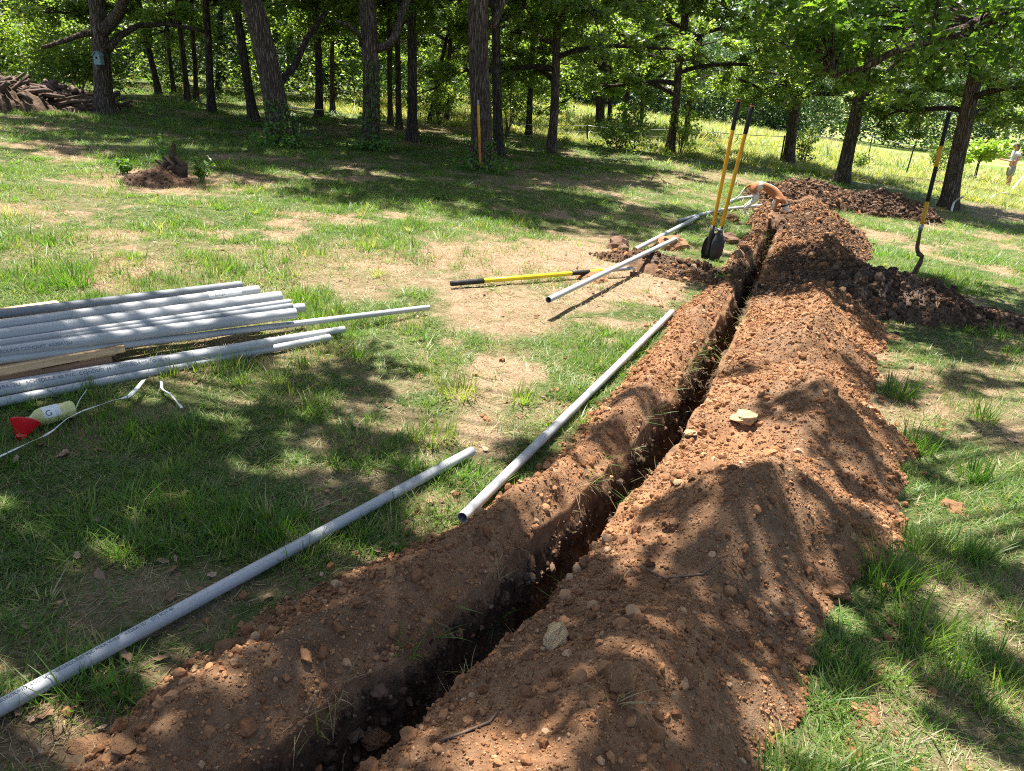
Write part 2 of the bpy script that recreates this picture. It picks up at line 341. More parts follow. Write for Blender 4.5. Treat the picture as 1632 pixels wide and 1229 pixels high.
def xy_of(s, t):
    cx = np.interp(s, SARC, PATH[:, 0]); cy = np.interp(s, SARC, PATH[:, 1]); tx = np.interp(s, SARC, TAN[:, 0]); ty = np.interp(s, SARC, TAN[:, 1])
    return cx+t*ty, cy-t*tx
def s_px(px, py):
    p = at(px, py); return float(st_of([p.x], [p.y])[0][0])
S_BR = s_px(1188, 455); S_DK = s_px(1180, 480); S_FAR = s_px(1240, 345); 
def toe(pxs):
    q = [at(*p) for p in pxs]; s_, t_ = st_of([p.x for p in q], [p.y for p in q]); o = np.argsort(s_); return s_[o], np.abs(t_[o])
TL = toe([(130, 1215), (250, 1090), (380, 1010), (480, 950), (600, 900), (700, 850), (760, 815), (840, 760), (900, 700), (960, 640), (1000, 600), (1040, 550), (1068, 510), (1092, 488)])
TRR = toe([(1240, 1229), (1290, 1100), (1320, 1000), (1350, 940), (1425, 870), (1465, 770), (1435, 700), (1385, 645), (1400, 590), (1415, 545), (1395, 505), (1385, 400), (1375, 370)])
BR_A = at(1185, 452); BR_B = at(1058, 428)
def smin(a, b, k):
    h = np.clip(0.5+0.5*(b-a)/k, 0, 1); return b*(1-h)+a*h-k*h*(1-h)
def spoil_h(s, t, fine=True):
    """height of the turned soil above the lawn at distance s along the trench and t to its right; also dark and grey masks"""
    x, y = xy_of(s, t)
    w = np.interp(s, [0, 2.0, 3.2, 5.0, 9], [0.088, 0.080, 0.058, 0.045, 0.042])+0.016*fbm(s, s*0+np.sign(t)*3, 0.35, 3, 31)
    wl = np.interp(s, list(TL[0])+[S_BR+.15, S_BR+.6, S_FAR-1, S_FAR], list(TL[1])+[0.26, 0.30, 0.26, 0.20])-w; wl = np.maximum(wl, 0.08)*(1+0.16*fbm(x, y, 0.4, 3, 41))
    wr = (np.interp(s, list(TRR[0])+[S_FAR, SLEN], list(TRR[1])+[0.9, 0.8])-w)*(1+0.10*fbm(x, y, 0.5, 3, 43))
    hl = np.interp(s, [0, 2, 4, S_BR-0.5, S_BR, S_BR+.8, SLEN], [0.11, 0.12, 0.12, 0.11, 0.05, 0.11, 0.05])*(1+0.25*fbm(s, s*0, 0.7, 2, 45))
    hr = np.interp(s, [0, 1.6, 3.0, 4.2, S_DK, S_DK+1.0, S_FAR, SLEN], [0.15, 0.18, 0.24, 0.245, 0.19, 0.19, 0.21, 0.18])
    hr = hr*(1+0.38*np.sin(2*math.pi*(s-2.9)/1.25+0.9*fbm(s, s*0, 1.5, 2, 51))*sstep(1.2, 2.6, s))
    ul = (-t-w)/wl; ur = (t-w)/wr
    ul_ = ul+0.05*fbm(x, y, 0.15, 3, 61); ur_ = ur+0.045*fbm(x, y, 0.18, 3, 62)
    L = hl*(0.06+0.94*sstep(-0.05, 0.48, ul_))*(1-sstep(0.40, 1.02, ul_)**0.9)
    crest = 0.56
    Rr = hr*smin(0.10+0.95*np.clip(ur_, 0, 9)/crest, (1.0-ur_)/(1-crest)*1.05, 0.16)
    h = np.where(t < 0, L, Rr)
    inside = np.where(t < 0, ul_ < 1.0, ur_ < 1.0)
    n1 = 0.042*fbm(x, y, 0.34, 4, 71)+0.013*fbm(x, y, 0.09, 4, 72)
    clumpy = sstep(S_DK-0.5, S_DK+0.4, s)
    cl = np.abs(fbm(x, y, 0.16, 3, 75)); n1 = n1+clumpy*(0.085*cl-0.015)
    if fine: n1 = n1+0.012*fbm(x, y, 0.045, 4, 73, 0.6)
    env = np.where(t < 0, sstep(1.05, 0.75, ul_), sstep(1.05, 0.8, ur_))
    h = np.where(inside, h+n1*env+0.004, -0.03)
    at_ = np.abs(t)
    wob = 0.022*fbm(s, t*0+np.sign(t), 0.20, 3, 81)
    endf = sstep(S_FAR-1.35, S_FAR-1.55, s+0.1*fbm(t, s, .1, 2, 84)); h = np.where((s > S_FAR-1.7) & (at_ < 0.35), np.maximum(h, 0.11*sstep(0.38, 0.1, at_)+n1), h); wall = sstep(w+0.034+wob, w-0.012+wob, at_)*endf
    h = h*(1-wall)+(-0.50+0.05*fbm(x, y, 0.2, 3, 82))*wall
    # the side trench that leaves to the left
    ax, ay, bx, by = BR_A.x, BR_A.y, BR_B.x, BR_B.y
    k = np.clip(((x-ax)*(bx-ax)+(y-ay)*(by-ay))/((bx-ax)**2+(by-ay)**2), 0, 1)
    db = np.hypot(x-ax-k*(bx-ax), y-ay-k*(by-ay))+0.03*fbm(x, y, 0.12, 3, 91)
    left = t < 0.02
    ring = np.where(left, sstep(0.42, 0.26, db)*0.06*(1+fbm(x, y, 0.12, 3, 92)), 0)
    h = np.where(left & (db < 0.42) & (h > -0.1), np.maximum(h, ring-0.004), h)
    bw = sstep(0.215, 0.155, db)*left
    h = np.where(bw > 0, np.minimum(h, h*(1-bw)-0.33*bw), h)
    dark = np.clip(sstep(S_DK-0.25, S_DK+0.15, s+0.35*fbm(x, y, 0.5, 3, 95))*(0.62+0.8*fbm(x, y, 0.45, 3, 96)), 0, 1)
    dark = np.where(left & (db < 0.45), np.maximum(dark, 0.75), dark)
    dark = np.where((h < -0.04) & (h > -0.2), np.maximum(dark, 0.9), dark)  # upper wall: dark topsoil, deepened by shade put into the colour
    dark = np.where(h < -0.2, np.maximum(dark, 0.72+0.3*fbm(x, y, .3, 2, 99)), dark)  # lower walls and floor: trench shade put into the soil colour
    dark = np.maximum(dark, 0.22*sstep(0.1, 0.4, fbm(x, y, 0.6, 3, 97))*(h > 0))
    grey = sstep(0.30, 0.0, np.abs(s-S_DK-0.12)+0.25*np.abs(fbm(x, y, 0.3, 2, 98)))*(t > 0.05)*(t < 0.7)*0.8
    return h, dark, grey, x, y
def strip_z(s, t, fine=True):
    h, dk, gr, x, y = spoil_h(s, t, fine); return x, y, gz0(x, y)+h, h, dk, gr
sc = np.concatenate([np.arange(0.2, 6.2, 0.0125), np.arange(6.2, SLEN, 0.025), [SLEN]])
tcs = np.concatenate([np.linspace(-1.5, -0.78, 40, False), np.linspace(-0.78, -0.16, 52, False), np.linspace(-0.16, -0.03, 48, False), np.linspace(-0.03, 0.03, 6, False), np.linspace(0.03, 0.16, 48, False), np.linspace(0.16, 1.3, 96, False), np.linspace(1.3, 1.6, 12)])
SG, TG = np.meshgrid(sc, tcs, indexing='ij')
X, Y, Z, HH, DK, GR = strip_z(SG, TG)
wm = sstep(-0.01, -0.06, HH)*sstep(-0.55, -0.42, HH)*(np.abs(TG) < 0.3)     # lumps and ledges on the trench walls
dsp = wm*(0.030*fbm(SG, HH*1.3, 0.12, 3, 86, 0.6)+0.022*fbm(SG, HH, 0.035, 3, 87, 0.7)-0.010)*np.sign(TG); TX = np.interp(SG, SARC, TAN[:, 0]); TY = np.interp(SG, SARC, TAN[:, 1]); X = X+dsp*TY; Y = Y-dsp*TX
def strip_part(name, c0, c1, kind='structure'):
    V = np.stack([X[:, c0:c1], Y[:, c0:c1], Z[:, c0:c1]], -1); nr, nc = V.shape[:2]
    Q = grid_quads(nr, nc); hh = HH[:, c0:c1].ravel()
    keep = (np.abs(hh[Q]+0.03) > 0.001).any(1); Q = Q[keep]
    used = np.unique(Q); mp = np.full(nr*nc, -1); mp[used] = np.arange(len(used))
    me = np_mesh(name, V.reshape(-1, 3)[used], mp[Q][:, ::-1].copy())
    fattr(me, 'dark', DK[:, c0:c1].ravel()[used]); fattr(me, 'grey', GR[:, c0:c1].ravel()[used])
    o = link(name, me, M['soil']); tag(o, kind=kind); return o
ci = int(np.searchsorted(tcs, -0.12)); cj = int(np.searchsorted(tcs, 0.12))
strip_part('spoil_bank_left', 0, ci+1); strip_part('trench', ci, cj+1); strip_part('spoil_bank_right', cj, len(tcs))

# heaps of soil: centre pixel, radii (m), height, turn, darkness
HEAPS = [dict(px=(1392, 482), rx=0.98, ry=0.52, h=0.26, rot=-14, dk=0.92, name='soil_heap', label='broad heap of dark crumbly topsoil beside the trench junction', seed=3),
         dict(px=(1575, 512), rx=0.75, ry=0.30, h=0.09, rot=-12, dk=0.8, name='soil_heap', label='low thin spread of dark soil beyond the broad topsoil heap', seed=8),
         dict(px=(1405, 342), rx=1.1, ry=0.55, h=0.32, rot=-10, dk=0.95, name='soil_heap', label='dark heap of clods under the leaning oak past the trench end', seed=5),
         dict(px=(1290, 325), rx=1.3, ry=0.95, h=0.33, rot=25, dk=0.8, name='soil_heap', label='reddish brown soil heap at the far end of the trench', seed=6),
         dict(px=(1035, 422), rx=0.55, ry=0.22, h=0.10, rot=-20, dk=0.85, name='soil_heap', label='small dark soil heap around the end of the side trench', seed=9),
         dict(px=(1520, 299), rx=3.4, ry=0.8, h=0.10, rot=-4, dk=0.85, name='mulch_bed', label='low brown mulch bed below the lime green sapling', seed=11),
         dict(px=(250, 293), rx=0.42, ry=0.30, h=0.14, rot=0, dk=0.85, name='soil_heap', label='small soft mound of brown dirt around the rotten stump', seed=14, few=0.35)]
for hp in HEAPS:
    c = at(*hp['px']); hp['c'] = c
def heap_mask(x, y):
    m = np.zeros(np.shape(x))
    for hp in HEAPS:
        a = R(hp['rot']); dx = x-hp['c'].x; dy = y-hp['c'].y
        u = (dx*math.cos(a)+dy*math.sin(a))/hp['rx']; v = (-dx*math.sin(a)+dy*math.cos(a))/hp['ry']
        m = np.maximum(m, 1-np.sqrt(u*u+v*v)+0.15*fbm(x, y, 0.25, 2, 120+hp['seed']))
    return m
def heap_h(hp, x, y):
    a = R(hp['rot']); dx = x-hp['c'].x; dy = y-hp['c'].y
    u = (dx*math.cos(a)+dy*math.sin(a))/hp['rx']; v = (-dx*math.sin(a)+dy*math.cos(a))/hp['ry']
    k = 1-np.sqrt(u*u+v*v)+0.16*fbm(x, y, 0.28, 3, 130+hp['seed'])
    ks = np.clip(k, 0, 1); amp = hp['h']
    h = amp*(1-(1-ks)**1.5)*1.1
    h = h+np.minimum(amp, 0.25)*0.55*np.abs(fbm(x, y, 0.17, 4, 140+hp['seed'], 0.6))*sstep(0, 0.12, k)+0.010*fbm(x, y, 0.03, 2, 150)*sstep(0, .1, k)
    return np.where(k > 0, h, -0.05+np.maximum(k, -0.3)*0.2), k
for hp in HEAPS:
    r = max(hp['rx'], hp['ry'])*1.2; n = 110 if r < 2 else 150
    lin = np.linspace(-1, 1, n); a = R(hp['rot']); U, Vv = np.meshgrid(lin*hp['rx']*1.25, lin*hp['ry']*1.25)
    gx = hp['c'].x+U*math.cos(a)-Vv*math.sin(a); gy = hp['c'].y+U*math.sin(a)+Vv*math.cos(a)
    h, k = heap_h(hp, gx, gy); z = gz0(gx, gy)+h
    s_, t_ = st_of(gx, gy); z = np.where((np.abs(t_) < 0.16) & (s_ < SLEN-0.2), z-0.6, z)
    Q = grid_quads(n, n); kk = (k.ravel()[Q] > -0.12).any(1)
    V = np.stack([gx, gy, z], -1).reshape(-1, 3); o0 = Vector((hp['c'].x, hp['c'].y, float(gz0(hp['c'].x, hp['c'].y))))
    used = np.unique(Q[kk]); mp = np.full(n*n, -1); mp[used] = np.arange(len(used))
    me = np_mesh(hp['name'], V[used]-np.array(o0), mp[Q[kk]]); 
    fattr(me, 'dark', np.clip(hp['dk']+0.4*fbm(gx, gy, 0.3, 3, 160).ravel()[used], 0, 1)); fattr(me, 'grey', np.clip(0.9*fbm(gx, gy, 0.4, 2, 165).ravel()[used]-0.1, 0, 0.6))
    hp['o'] = tag(link(hp['name'], me, M['soil'], None, o0), hp['label'], 'soil heap' if hp['name'] == 'soil_heap' else 'mulch bed')

# bare patches of the lawn (pixel ellipses of worn ground, evaluated where they lie)
BARE = [(270, 290, 160, 20, .95), (560, 428, 260, 40, .52), (840, 415, 200, 42, .85), (800, 490, 120, 52, .72), (250, 420, 240, 36, .34), (60, 320, 160, 26, .28), (130, 400, 130, 35, .35), (60, 345, 80, 20, .3), (785, 605, 70, 55, .75), (765, 690, 80, 50, .75),
        (1010, 450, 100, 32, .85), (110, 1170, 150, 60, .8), (270, 1070, 90, 35, .75), (520, 700, 60, 30, .4), (510, 570, 70, 40, .45), (620, 780, 70, 40, .5), (340, 950, 70, 30, .4), (590, 900, 50, 22, .6), (1490, 640, 70, 50, .8), (1610, 570, 60, 45, .6),
        (1560, 955, 90, 50, .5), (1610, 690, 50, 40, .6), (1450, 1110, 60, 60, .35), (920, 290, 150, 13, .55), (1110, 282, 90, 11, .5), (700, 205, 220, 9, .6), (560, 262, 100, 7, .4), (1320, 322, 120, 14, .8), (1600, 345, 90, 10, .6),
        (1560, 330, 40, 8, .5), (960, 380, 80, 16, .3), (60, 700, 60, 30, .5), (150, 690, 40, 25, .4), (40, 640, 100, 30, .2), (380, 470, 140, 30, .35), (1590, 600, 60, 60, .4), (330, 560, 200, 50, .55)]
def bare_mask(x, y):
    z = gz0(x, y); px, py = to_px(x, y, z); m = np.zeros(np.shape(x))
    nz = fbm(x, y, 0.55, 4, 201); nz2 = fbm(x, y, 0.13, 3, 205)
    for cx, cy, rx, ry, a in BARE:
        d = np.sqrt(((px-cx)/rx)**2+((py-cy)/ry)**2)+0.75*nz+0.35*nz2
        m = np.maximum(m, a*sstep(1.25, 0.45, d)*(y > 0.3))
    m = np.maximum(m, (0.8-0.3*sstep(5, 3.5, y))*sstep(0.08, 0.5, nz+0.45*nz2))
    return np.clip(m, 0, 1)
def meadow_mask(x, y):
    return sstep(-1.5, 2.0, y-(22.0-0.16*np.clip(x, -30, 30))+1.2*fbm(x, y, 3, 2, 211))*sstep(-9, -4, x+0.12*y*0)
def litter_mask(x, y):
    wood = sstep(12.5, 16, y+0.35*x*0)*sstep(6.0, 3.0, x)*sstep(-13, -9, x)*sstep(24, 20, y)
    near = sstep(2.4, 1.2, y)*sstep(0.2, -0.3, x)
    return np.clip(np.maximum(0.9*wood*sstep(-0.1, 0.3, fbm(x, y, 1.6, 3, 221)), near), 0, 1)
def axis(lo, hi, step, ext, g):
    a = list(np.arange(lo, hi+1e-6, step)); s = step; b = [a[-1]]
    while b[-1] < ext[1]: s *= g; b.append(b[-1]+s)
    s = step; c = [a[0]]
    while c[-1] > ext[0]: s *= g; c.append(c[-1]-s)
    return np.array(c[:0:-1]+a+b[1:])
gxs = axis(-4.0, 4.6, 0.03, (-420, 420), 1.045); gys = axis(0.4, 8.0, 0.03, (-60, 700), 1.028)
GX, GY = np.meshgrid(gxs, gys)
GZ = gz(GX, GY)
box = (GX > -3) & (GX < 7) & (GY > -1) & (GY < 16)
s_, t_ = st_of(GX[box], GY[box]); drop = 0.75*sstep(0.24, 0.19, np.abs(t_))*(s_ > 0.0)*(s_ < S_FAR-1.3)
k = np.clip(((GX[box]-BR_A.x)*(BR_B.x-BR_A.x)+(GY[box]-BR_A.y)*(BR_B.y-BR_A.y))/((BR_B-BR_A).to_2d().length_squared), 0, 1)
db = np.hypot(GX[box]-BR_A.x-k*(BR_B.x-BR_A.x), GY[box]-BR_A.y-k*(BR_B.y-BR_A.y)); drop = np.maximum(drop, 0.75*sstep(0.33, 0.27, db))
far_ok = np.ones(len(drop)); GZ[box] = np.where(drop > 0, gz0(GX[box], GY[box])-drop, GZ[box])
me = np_mesh('ground', np.stack([GX, GY, GZ], -1).reshape(-1, 3), grid_quads(len(gys), len(gxs)))
B_ = np.zeros(GX.shape); nearm = (GY > 0.2) & (GY < 60) & (np.abs(GX) < 60); B_[nearm] = bare_mask(GX[nearm], GY[nearm])
fattr(me, 'bare', (B_*(1-0.8*meadow_mask(GX, GY))).ravel()); fattr(me, 'meadow', meadow_mask(GX, GY).ravel()); fattr(me, 'litter', litter_mask(GX, GY).ravel())
tag(link('ground', me, M['lawn']), kind='structure')

# ------------------------------------------------------------------ scattering by geometry nodes (uncountable stuff only)
def proto(name, me, mat):
    me.materials.append(mat); return bpy.data.objects.new(name, me)        # not linked to the scene
def scatter(name, pts, rot, scl, idx, protos, label):
    me = bpy.data.meshes.new(name); me.vertices.add(len(pts)); me.vertices.foreach_set('co', np.ascontiguousarray(pts, dtype=np.float32).ravel())
    for an, dat in (('rot', rot), ('scl', scl)):
        a = me.attributes.new(an, 'FLOAT_VECTOR', 'POINT'); a.data.foreach_set('vector', np.ascontiguousarray(dat, dtype=np.float32).ravel())
    a = me.attributes.new('idx', 'INT', 'POINT'); a.data.foreach_set('value', np.asarray(idx, dtype=np.int32))
    o = bpy.data.objects.new(name, me); COL.objects.link(o)
    ng = bpy.data.node_groups.new(name, 'GeometryNodeTree'); ng.interface.new_socket('Geometry', in_out='INPUT', socket_type='NodeSocketGeometry'); ng.interface.new_socket('Geometry', in_out='OUTPUT', socket_type='NodeSocketGeometry')
    gi = ng.nodes.new('NodeGroupInput'); go = ng.nodes.new('NodeGroupOutput'); ip = ng.nodes.new('GeometryNodeInstanceOnPoints'); jn = ng.nodes.new('GeometryNodeJoinGeometry')
    L = ng.links.new
    for p in reversed(protos):
        oi = ng.nodes.new('GeometryNodeObjectInfo'); oi.inputs['Object'].default_value = p; gti = ng.nodes.new('GeometryNodeGeometryToInstance')
        L(oi.outputs['Geometry'], gti.inputs[0]); L(gti.outputs[0], jn.inputs[0])
    def na(n, typ):
        nd = ng.nodes.new('GeometryNodeInputNamedAttribute'); nd.data_type = typ; nd.inputs['Name'].default_value = n; return nd.outputs[0]
    L(gi.outputs[0], ip.inputs['Points']); L(jn.outputs[0], ip.inputs['Instance']); ip.inputs['Pick Instance'].default_value = True
    e2r = ng.nodes.new('FunctionNodeEulerToRotation'); L(na('rot', 'FLOAT_VECTOR'), e2r.inputs[0])
    L(na('idx', 'INT'), ip.inputs['Instance Index']); L(e2r.outputs[0], ip.inputs['Rotation']); L(na('scl', 'FLOAT_VECTOR'), ip.inputs['Scale'])
    L(ip.outputs[0], go.inputs[0]); md = o.modifiers.new('scatter', 'NODES'); md.node_group = ng
    tag(o, label, None, None, 'stuff'); return o
def blade_mesh(name, nb, spread, lmin, lmax, wid, lean, seed, curl=0.6, seg=3):
    rg = np.random.default_rng(seed); V = []; Q = []; tip = []
    for b in range(nb):
        a = rg.uniform(0, 2*math.pi); r = spread*math.sqrt(rg.random()); bx, by = r*math.cos(a), r*math.sin(a)
        az = a+rg.normal(0, 0.7); L = rg.uniform(lmin, lmax); ln = abs(rg.normal(0.45, 0.35))*lean; cu = rg.uniform(0.2, 1.0)*curl
        w = wid*rg.uniform(0.7, 1.3); px_, py_ = -math.sin(az), math.cos(az); x, y, z = bx, by, -0.012; n0 = len(V)
        tw = rg.uniform(-0.6, 0.6)
        for k in range(seg+1):
            f = k/seg; ww = w*(1-f**1.6)*0.5+0.0002; qx = px_*math.cos(tw)-py_*math.sin(tw)*0.3; qy = py_*math.cos(tw)+px_*math.sin(tw)*0.3
            V += [(x-qx*ww, y-qy*ww, z), (x+qx*ww, y+qy*ww, z)]; tip += [f, f]
            th = ln+cu*f; x += math.cos(az)*math.sin(th)*L/seg; y += math.sin(az)*math.sin(th)*L/seg; z += math.cos(th)*L/seg
        for k in range(seg): i = n0+2*k; Q.append((i, i+1, i+3, i+2))
    me = np_mesh(name, np.array(V), np.array(Q)); fattr(me, 'tip', tip); return me
def on_spoil(x, y):
    s_, t_ = st_of(x, y); h = np.full(np.shape(x), -1.0); m = (np.abs(t_) < 1.6) & (s_ > 0.0) & (s_ < SLEN)
    if m.any(): h[m] = spoil_h(s_[m], t_[m], False)[0]
    h = np.where((np.abs(t_) < 0.2) & (s_ > 0) & (s_ < SLEN), 1.0, h)
    px, py = to_px(x, y, gz0(x, y)); under = (px < 215) & (px > -400) & (py > 545-0.2*px) & (py < 640-0.18*px)      # the pallet stands here
    return (h > -0.012) | (heap_mask(x, y) > 0.02) | under
TUFTS = [proto('grass_tuft', blade_mesh('tuft', 10, 0.032, 0.035, 0.115, 0.0036, 1.35, 50+i), M['grass']) for i in range(5)]
LONG = [proto('grass_clump', blade_mesh('clump', 16, 0.04, 0.08, 0.165, 0.0055, 0.85, 70+i, 0.9, 4), M['grass']) for i in range(3)]
DRY = [proto('dry_tuft', blade_mesh('dry', 13, 0.05, 0.025, 0.085, 0.0026, 3.0, 90+i, 0.4), M['drygrass']) for i in range(3)]
def frustum(y0, y1, n, mx=1.7):
    y = RNG.uniform(y0, y1, n*3); x = RNG.uniform(-1, 1, n*3); hw = 0.76*y+mx; keep = RNG.random(n*3) < hw/(0.76*y1+mx)
    return (x*hw)[keep][:n], y[keep][:n]
def lawn():
    pts = []; rot = []; scl = []; idx = []; mpts = []; mrot = []; mscl = []; midx = []
    for y0, y1, dens, sx, sz in ((0.7, 2.5, 3600, 0.90, 0.56), (2.5, 5, 2500, 0.95, 0.56), (5, 9, 1150, 1.2, 0.58), (9, 16, 400, 1.9, 0.62), (16, 30, 62, 3.4, 0.9), (30, 62, 11, 7.0, 1.5)):
        area = (0.76*(y0+y1)+3.4)*(y1-y0); x, y = frustum(y0, y1, int(area*dens))
        b = bare_mask(x, y); md = meadow_mask(x, y); cl = fbm(x, y, 0.35, 3, 301); big = fbm(x, y, 1.8, 2, 302)
        p = np.clip(1.04-1.0*b+0.85*cl+0.25*big, 0.07, 1); p = np.where(md > 0.5, 0.9, p)
        dryk = RNG.random(len(x)) < (0.17+0.75*b)*(md < .5); keep = ((RNG.random(len(x)) < p) | dryk) & ~on_spoil(x, y); dryk = dryk[keep]; x, y, b, md, cl, big = x[keep], y[keep], b[keep], md[keep], cl[keep], big[keep]
        n = len(x); z = gz(x, y)-0.004; u = RNG.random(n)
        ht = sz*np.clip(0.72+1.3*cl+0.35*big, 0.35, 1.9)*RNG.uniform(0.75, 1.25, n)
        kind = np.where(u < 0.03+0.08*np.clip(cl, 0, 1), 5+RNG.integers(0, 3, n), RNG.integers(0, 5, n)); kind = np.where((u > 0.92) | dryk, 8+RNG.integers(0, 3, n), kind)
        P = np.stack([x, y, z], 1); Rt = np.stack([RNG.normal(0, .12, n), RNG.normal(0, .12, n), RNG.uniform(0, 6.28, n)], 1); Sc = np.stack([sx*RNG.uniform(.8, 1.2, n)]*2+[ht], 1)
        m = (md > 0.5)
        pts.append(P[~m]); rot.append(Rt[~m]); scl.append(Sc[~m]); idx.append(kind[~m])
        mpts.append(P[m]); mrot.append(Rt[m]); mscl.append(Sc[m]*np.array([1, 1, 1.25])); midx.append(kind[m] % 3)
    scatter('grass', np.concatenate(pts), np.concatenate(rot), np.concatenate(scl), np.concatenate(idx), TUFTS+LONG+DRY, 'patchy green lawn grass with dry tufts around the trench')
    mp = [proto('meadow_tuft', blade_mesh('meadow', 12, 0.045, 0.07, 0.20, 0.006, 0.7, 110+i, 0.6), M['meadowgrass']) for i in range(3)]
    scatter('meadow_grass', np.concatenate(mpts), np.concatenate(mrot), np.concatenate(mscl), np.concatenate(midx), mp, 'taller meadow grass beyond the wire fence')
lawn()
def clod_mesh(name, seed, flat=0.8, sub=2):
    bm = bmesh.new(); bmesh.ops.create_icosphere(bm, subdivisions=sub, radius=1.0); o = Vector((seed*3.1, seed*1.7, seed*0.9))
    for v in bm.verts:
        n = mnoise.noise(v.co*1.3+o)*0.42+mnoise.noise(v.co*3.1+o)*0.22; v.co *= 1+n; v.co.z *= flat
    for v in bm.verts: v.co += Vector((mnoise.noise(v.co*5+o), mnoise.noise(v.co*5-o), mnoise.noise(v.co*5+o*2)))*0.12
    me = bpy.data.meshes.new(name); bm.to_mesh(me); bm.free(); return me
def clods():
    CL = [proto('clod', clod_mesh('clod', i, 0.75), M['clod']) for i in range(6)]; DC = [proto('clod', clod_mesh('dark_clod', 20+i, 0.8), M['darkclod']) for i in range(5)]
    n = 170000; s = RNG.random(n)**1.6*(SLEN-0.6)+0.3; t = np.where(RNG.random(n) < 0.3, -RNG.uniform(0.1, 0.8, n), RNG.uniform(0.1, 1.25, n))
    x, y, z, h, dk, gr = strip_z(s, t); keep = (h > -0.02) | (RNG.random(n) < 0.0); s, t, x, y, z, h, dk = (a[keep] for a in (s, t, x, y, z, h, dk)); n = len(x)
    toe = np.clip(1-h/0.10, 0, 1); size = 0.0019*RNG.random(n)**(-0.37)*np.where(RNG.random(n) < .02, 2.2, 1)*(1+1.1*toe*RNG.random(n))*np.clip(0.75+0.12*y, 1, 2.0)*(1+0.5*dk*(s > S_DK-0.3)); size = np.clip(size, 0.0016, 0.019)
    dsel = RNG.random(n) < np.where(s > S_DK-0.3, dk*0.9, 0.006)
    sc_ = np.stack([size*RNG.uniform(.7, 1.35, n) for _ in range(3)], 1); rt = RNG.uniform(0, 6.28, (n, 3)); P = np.stack([x, y, z+size*0.25], 1)
    # crumbs that rolled onto the lawn
    m = 2600; s2 = RNG.uniform(0.8, SLEN-1, m); sd = RNG.random(m) < 0.4; e = RNG.exponential(0.13, m); t2 = np.where(sd, -(0.45+e), 1.0+e); x2, y2 = xy_of(s2, t2); z2 = gz(x2, y2); sz2 = np.clip(0.0038*RNG.random(m)**-0.42, 0.003, 0.018)
    P = np.concatenate([P, np.stack([x2, y2, z2+sz2*0.3], 1)]); sc_ = np.concatenate([sc_, np.stack([sz2]*3, 1)]); rt = np.concatenate([rt, RNG.uniform(0, 6.28, (m, 3))])
    ix = np.where(np.concatenate([dsel, (RNG.random(m) < 0.6) & (s2 > S_DK)]), 6+RNG.integers(0, 5, n+m), RNG.integers(0, 6, n+m))
    for hp in HEAPS:
        a = R(hp['rot']); q = int(22000*min(1.2, hp['rx']*hp['ry'])*hp.get('few', 1)); u = RNG.uniform(-1.15, 1.15, q)*hp['rx']; v = RNG.uniform(-1.15, 1.15, q)*hp['ry']
        hx = hp['c'].x+u*math.cos(a)-v*math.sin(a); hy = hp['c'].y+u*math.sin(a)+v*math.cos(a); hh, kk = heap_h(hp, hx, hy); sx_, tx_ = st_of(hx, hy)
        ok = (kk > -0.12) & (RNG.random(q) < np.where(kk > 0, 1, 0.3)) & ~((np.abs(tx_) < 0.17) & (sx_ < SLEN-.2)); hx, hy, hh = hx[ok], hy[ok], np.maximum(hh[ok], 0); q = len(hx)
        sz = np.clip(0.0055*RNG.random(q)**-0.42, 0.005, 0.03)*(1.25 if hp['c'].y > 9 else 1.0)*(0.6 if hp['h'] < 0.16 else 1)
        P = np.concatenate([P, np.stack([hx, hy, gz0(hx, hy)+hh+sz*0.2], 1)]); sc_ = np.concatenate([sc_, np.stack([sz*RNG.uniform(.7, 1.3, q) for _ in range(3)], 1)]); rt = np.concatenate([rt, RNG.uniform(0, 6.28, (q, 3))])
        ix = np.concatenate([ix, np.where(RNG.random(q) < min(1, hp['dk']*1.05), 6+RNG.integers(0, 5, q), RNG.integers(0, 6, q))])
    wi = np.argwhere((wm > 0.15) & (SG > 0.5) & (SG < S_FAR-1.6)); wi = wi[RNG.integers(0, len(wi), 15000)]; wx, wy, wz = X[wi[:, 0], wi[:, 1]], Y[wi[:, 0], wi[:, 1]], Z[wi[:, 0], wi[:, 1]]; q = len(wx); sz = np.clip(0.0045*RNG.random(q)**-0.45, 0.004, 0.022)
    P = np.concatenate([P, np.stack([wx, wy, wz], 1)]); sc_ = np.concatenate([sc_, np.stack([sz*RNG.uniform(.7, 1.3, q) for _ in range(3)], 1)]); rt = np.concatenate([rt, RNG.uniform(0, 6.28, (q, 3))]); ix = np.concatenate([ix, np.where(RNG.random(q) < 0.93, 6+RNG.integers(0, 5, q), RNG.integers(0, 6, q))])
    q = 420; bs = RNG.uniform(S_DK-0.2, SLEN-0.3, q); bt = np.where(RNG.random(q) < 0.3, -RNG.uniform(0.1, 0.4, q), RNG.uniform(0.1, 1.05, q)); end = RNG.random(q) < 0.2; bs = np.where(end, RNG.uniform(S_FAR-1.5, SLEN-.4, q), bs); bt = np.where(end, RNG.uniform(-.25, .25, q), bt)
    bx_, by_, bz_, bh, bd, _g = strip_z(bs, bt); ok = bh > -0.02; sz = RNG.uniform(0.012, 0.045, q)[ok]; bx_, by_, bz_, bd = bx_[ok], by_[ok], bz_[ok], bd[ok]; q = len(bx_)
    P = np.concatenate([P, np.stack([bx_, by_, bz_+sz*.2], 1)]); sc_ = np.concatenate([sc_, np.stack([sz*RNG.uniform(.6, 1.4, q) for _ in range(3)], 1)]); rt = np.concatenate([rt, RNG.uniform(0, 6.28, (q, 3))]); ix = np.concatenate([ix, np.where(RNG.random(q) < bd, 6+RNG.integers(0, 5, q), RNG.integers(0, 6, q))])
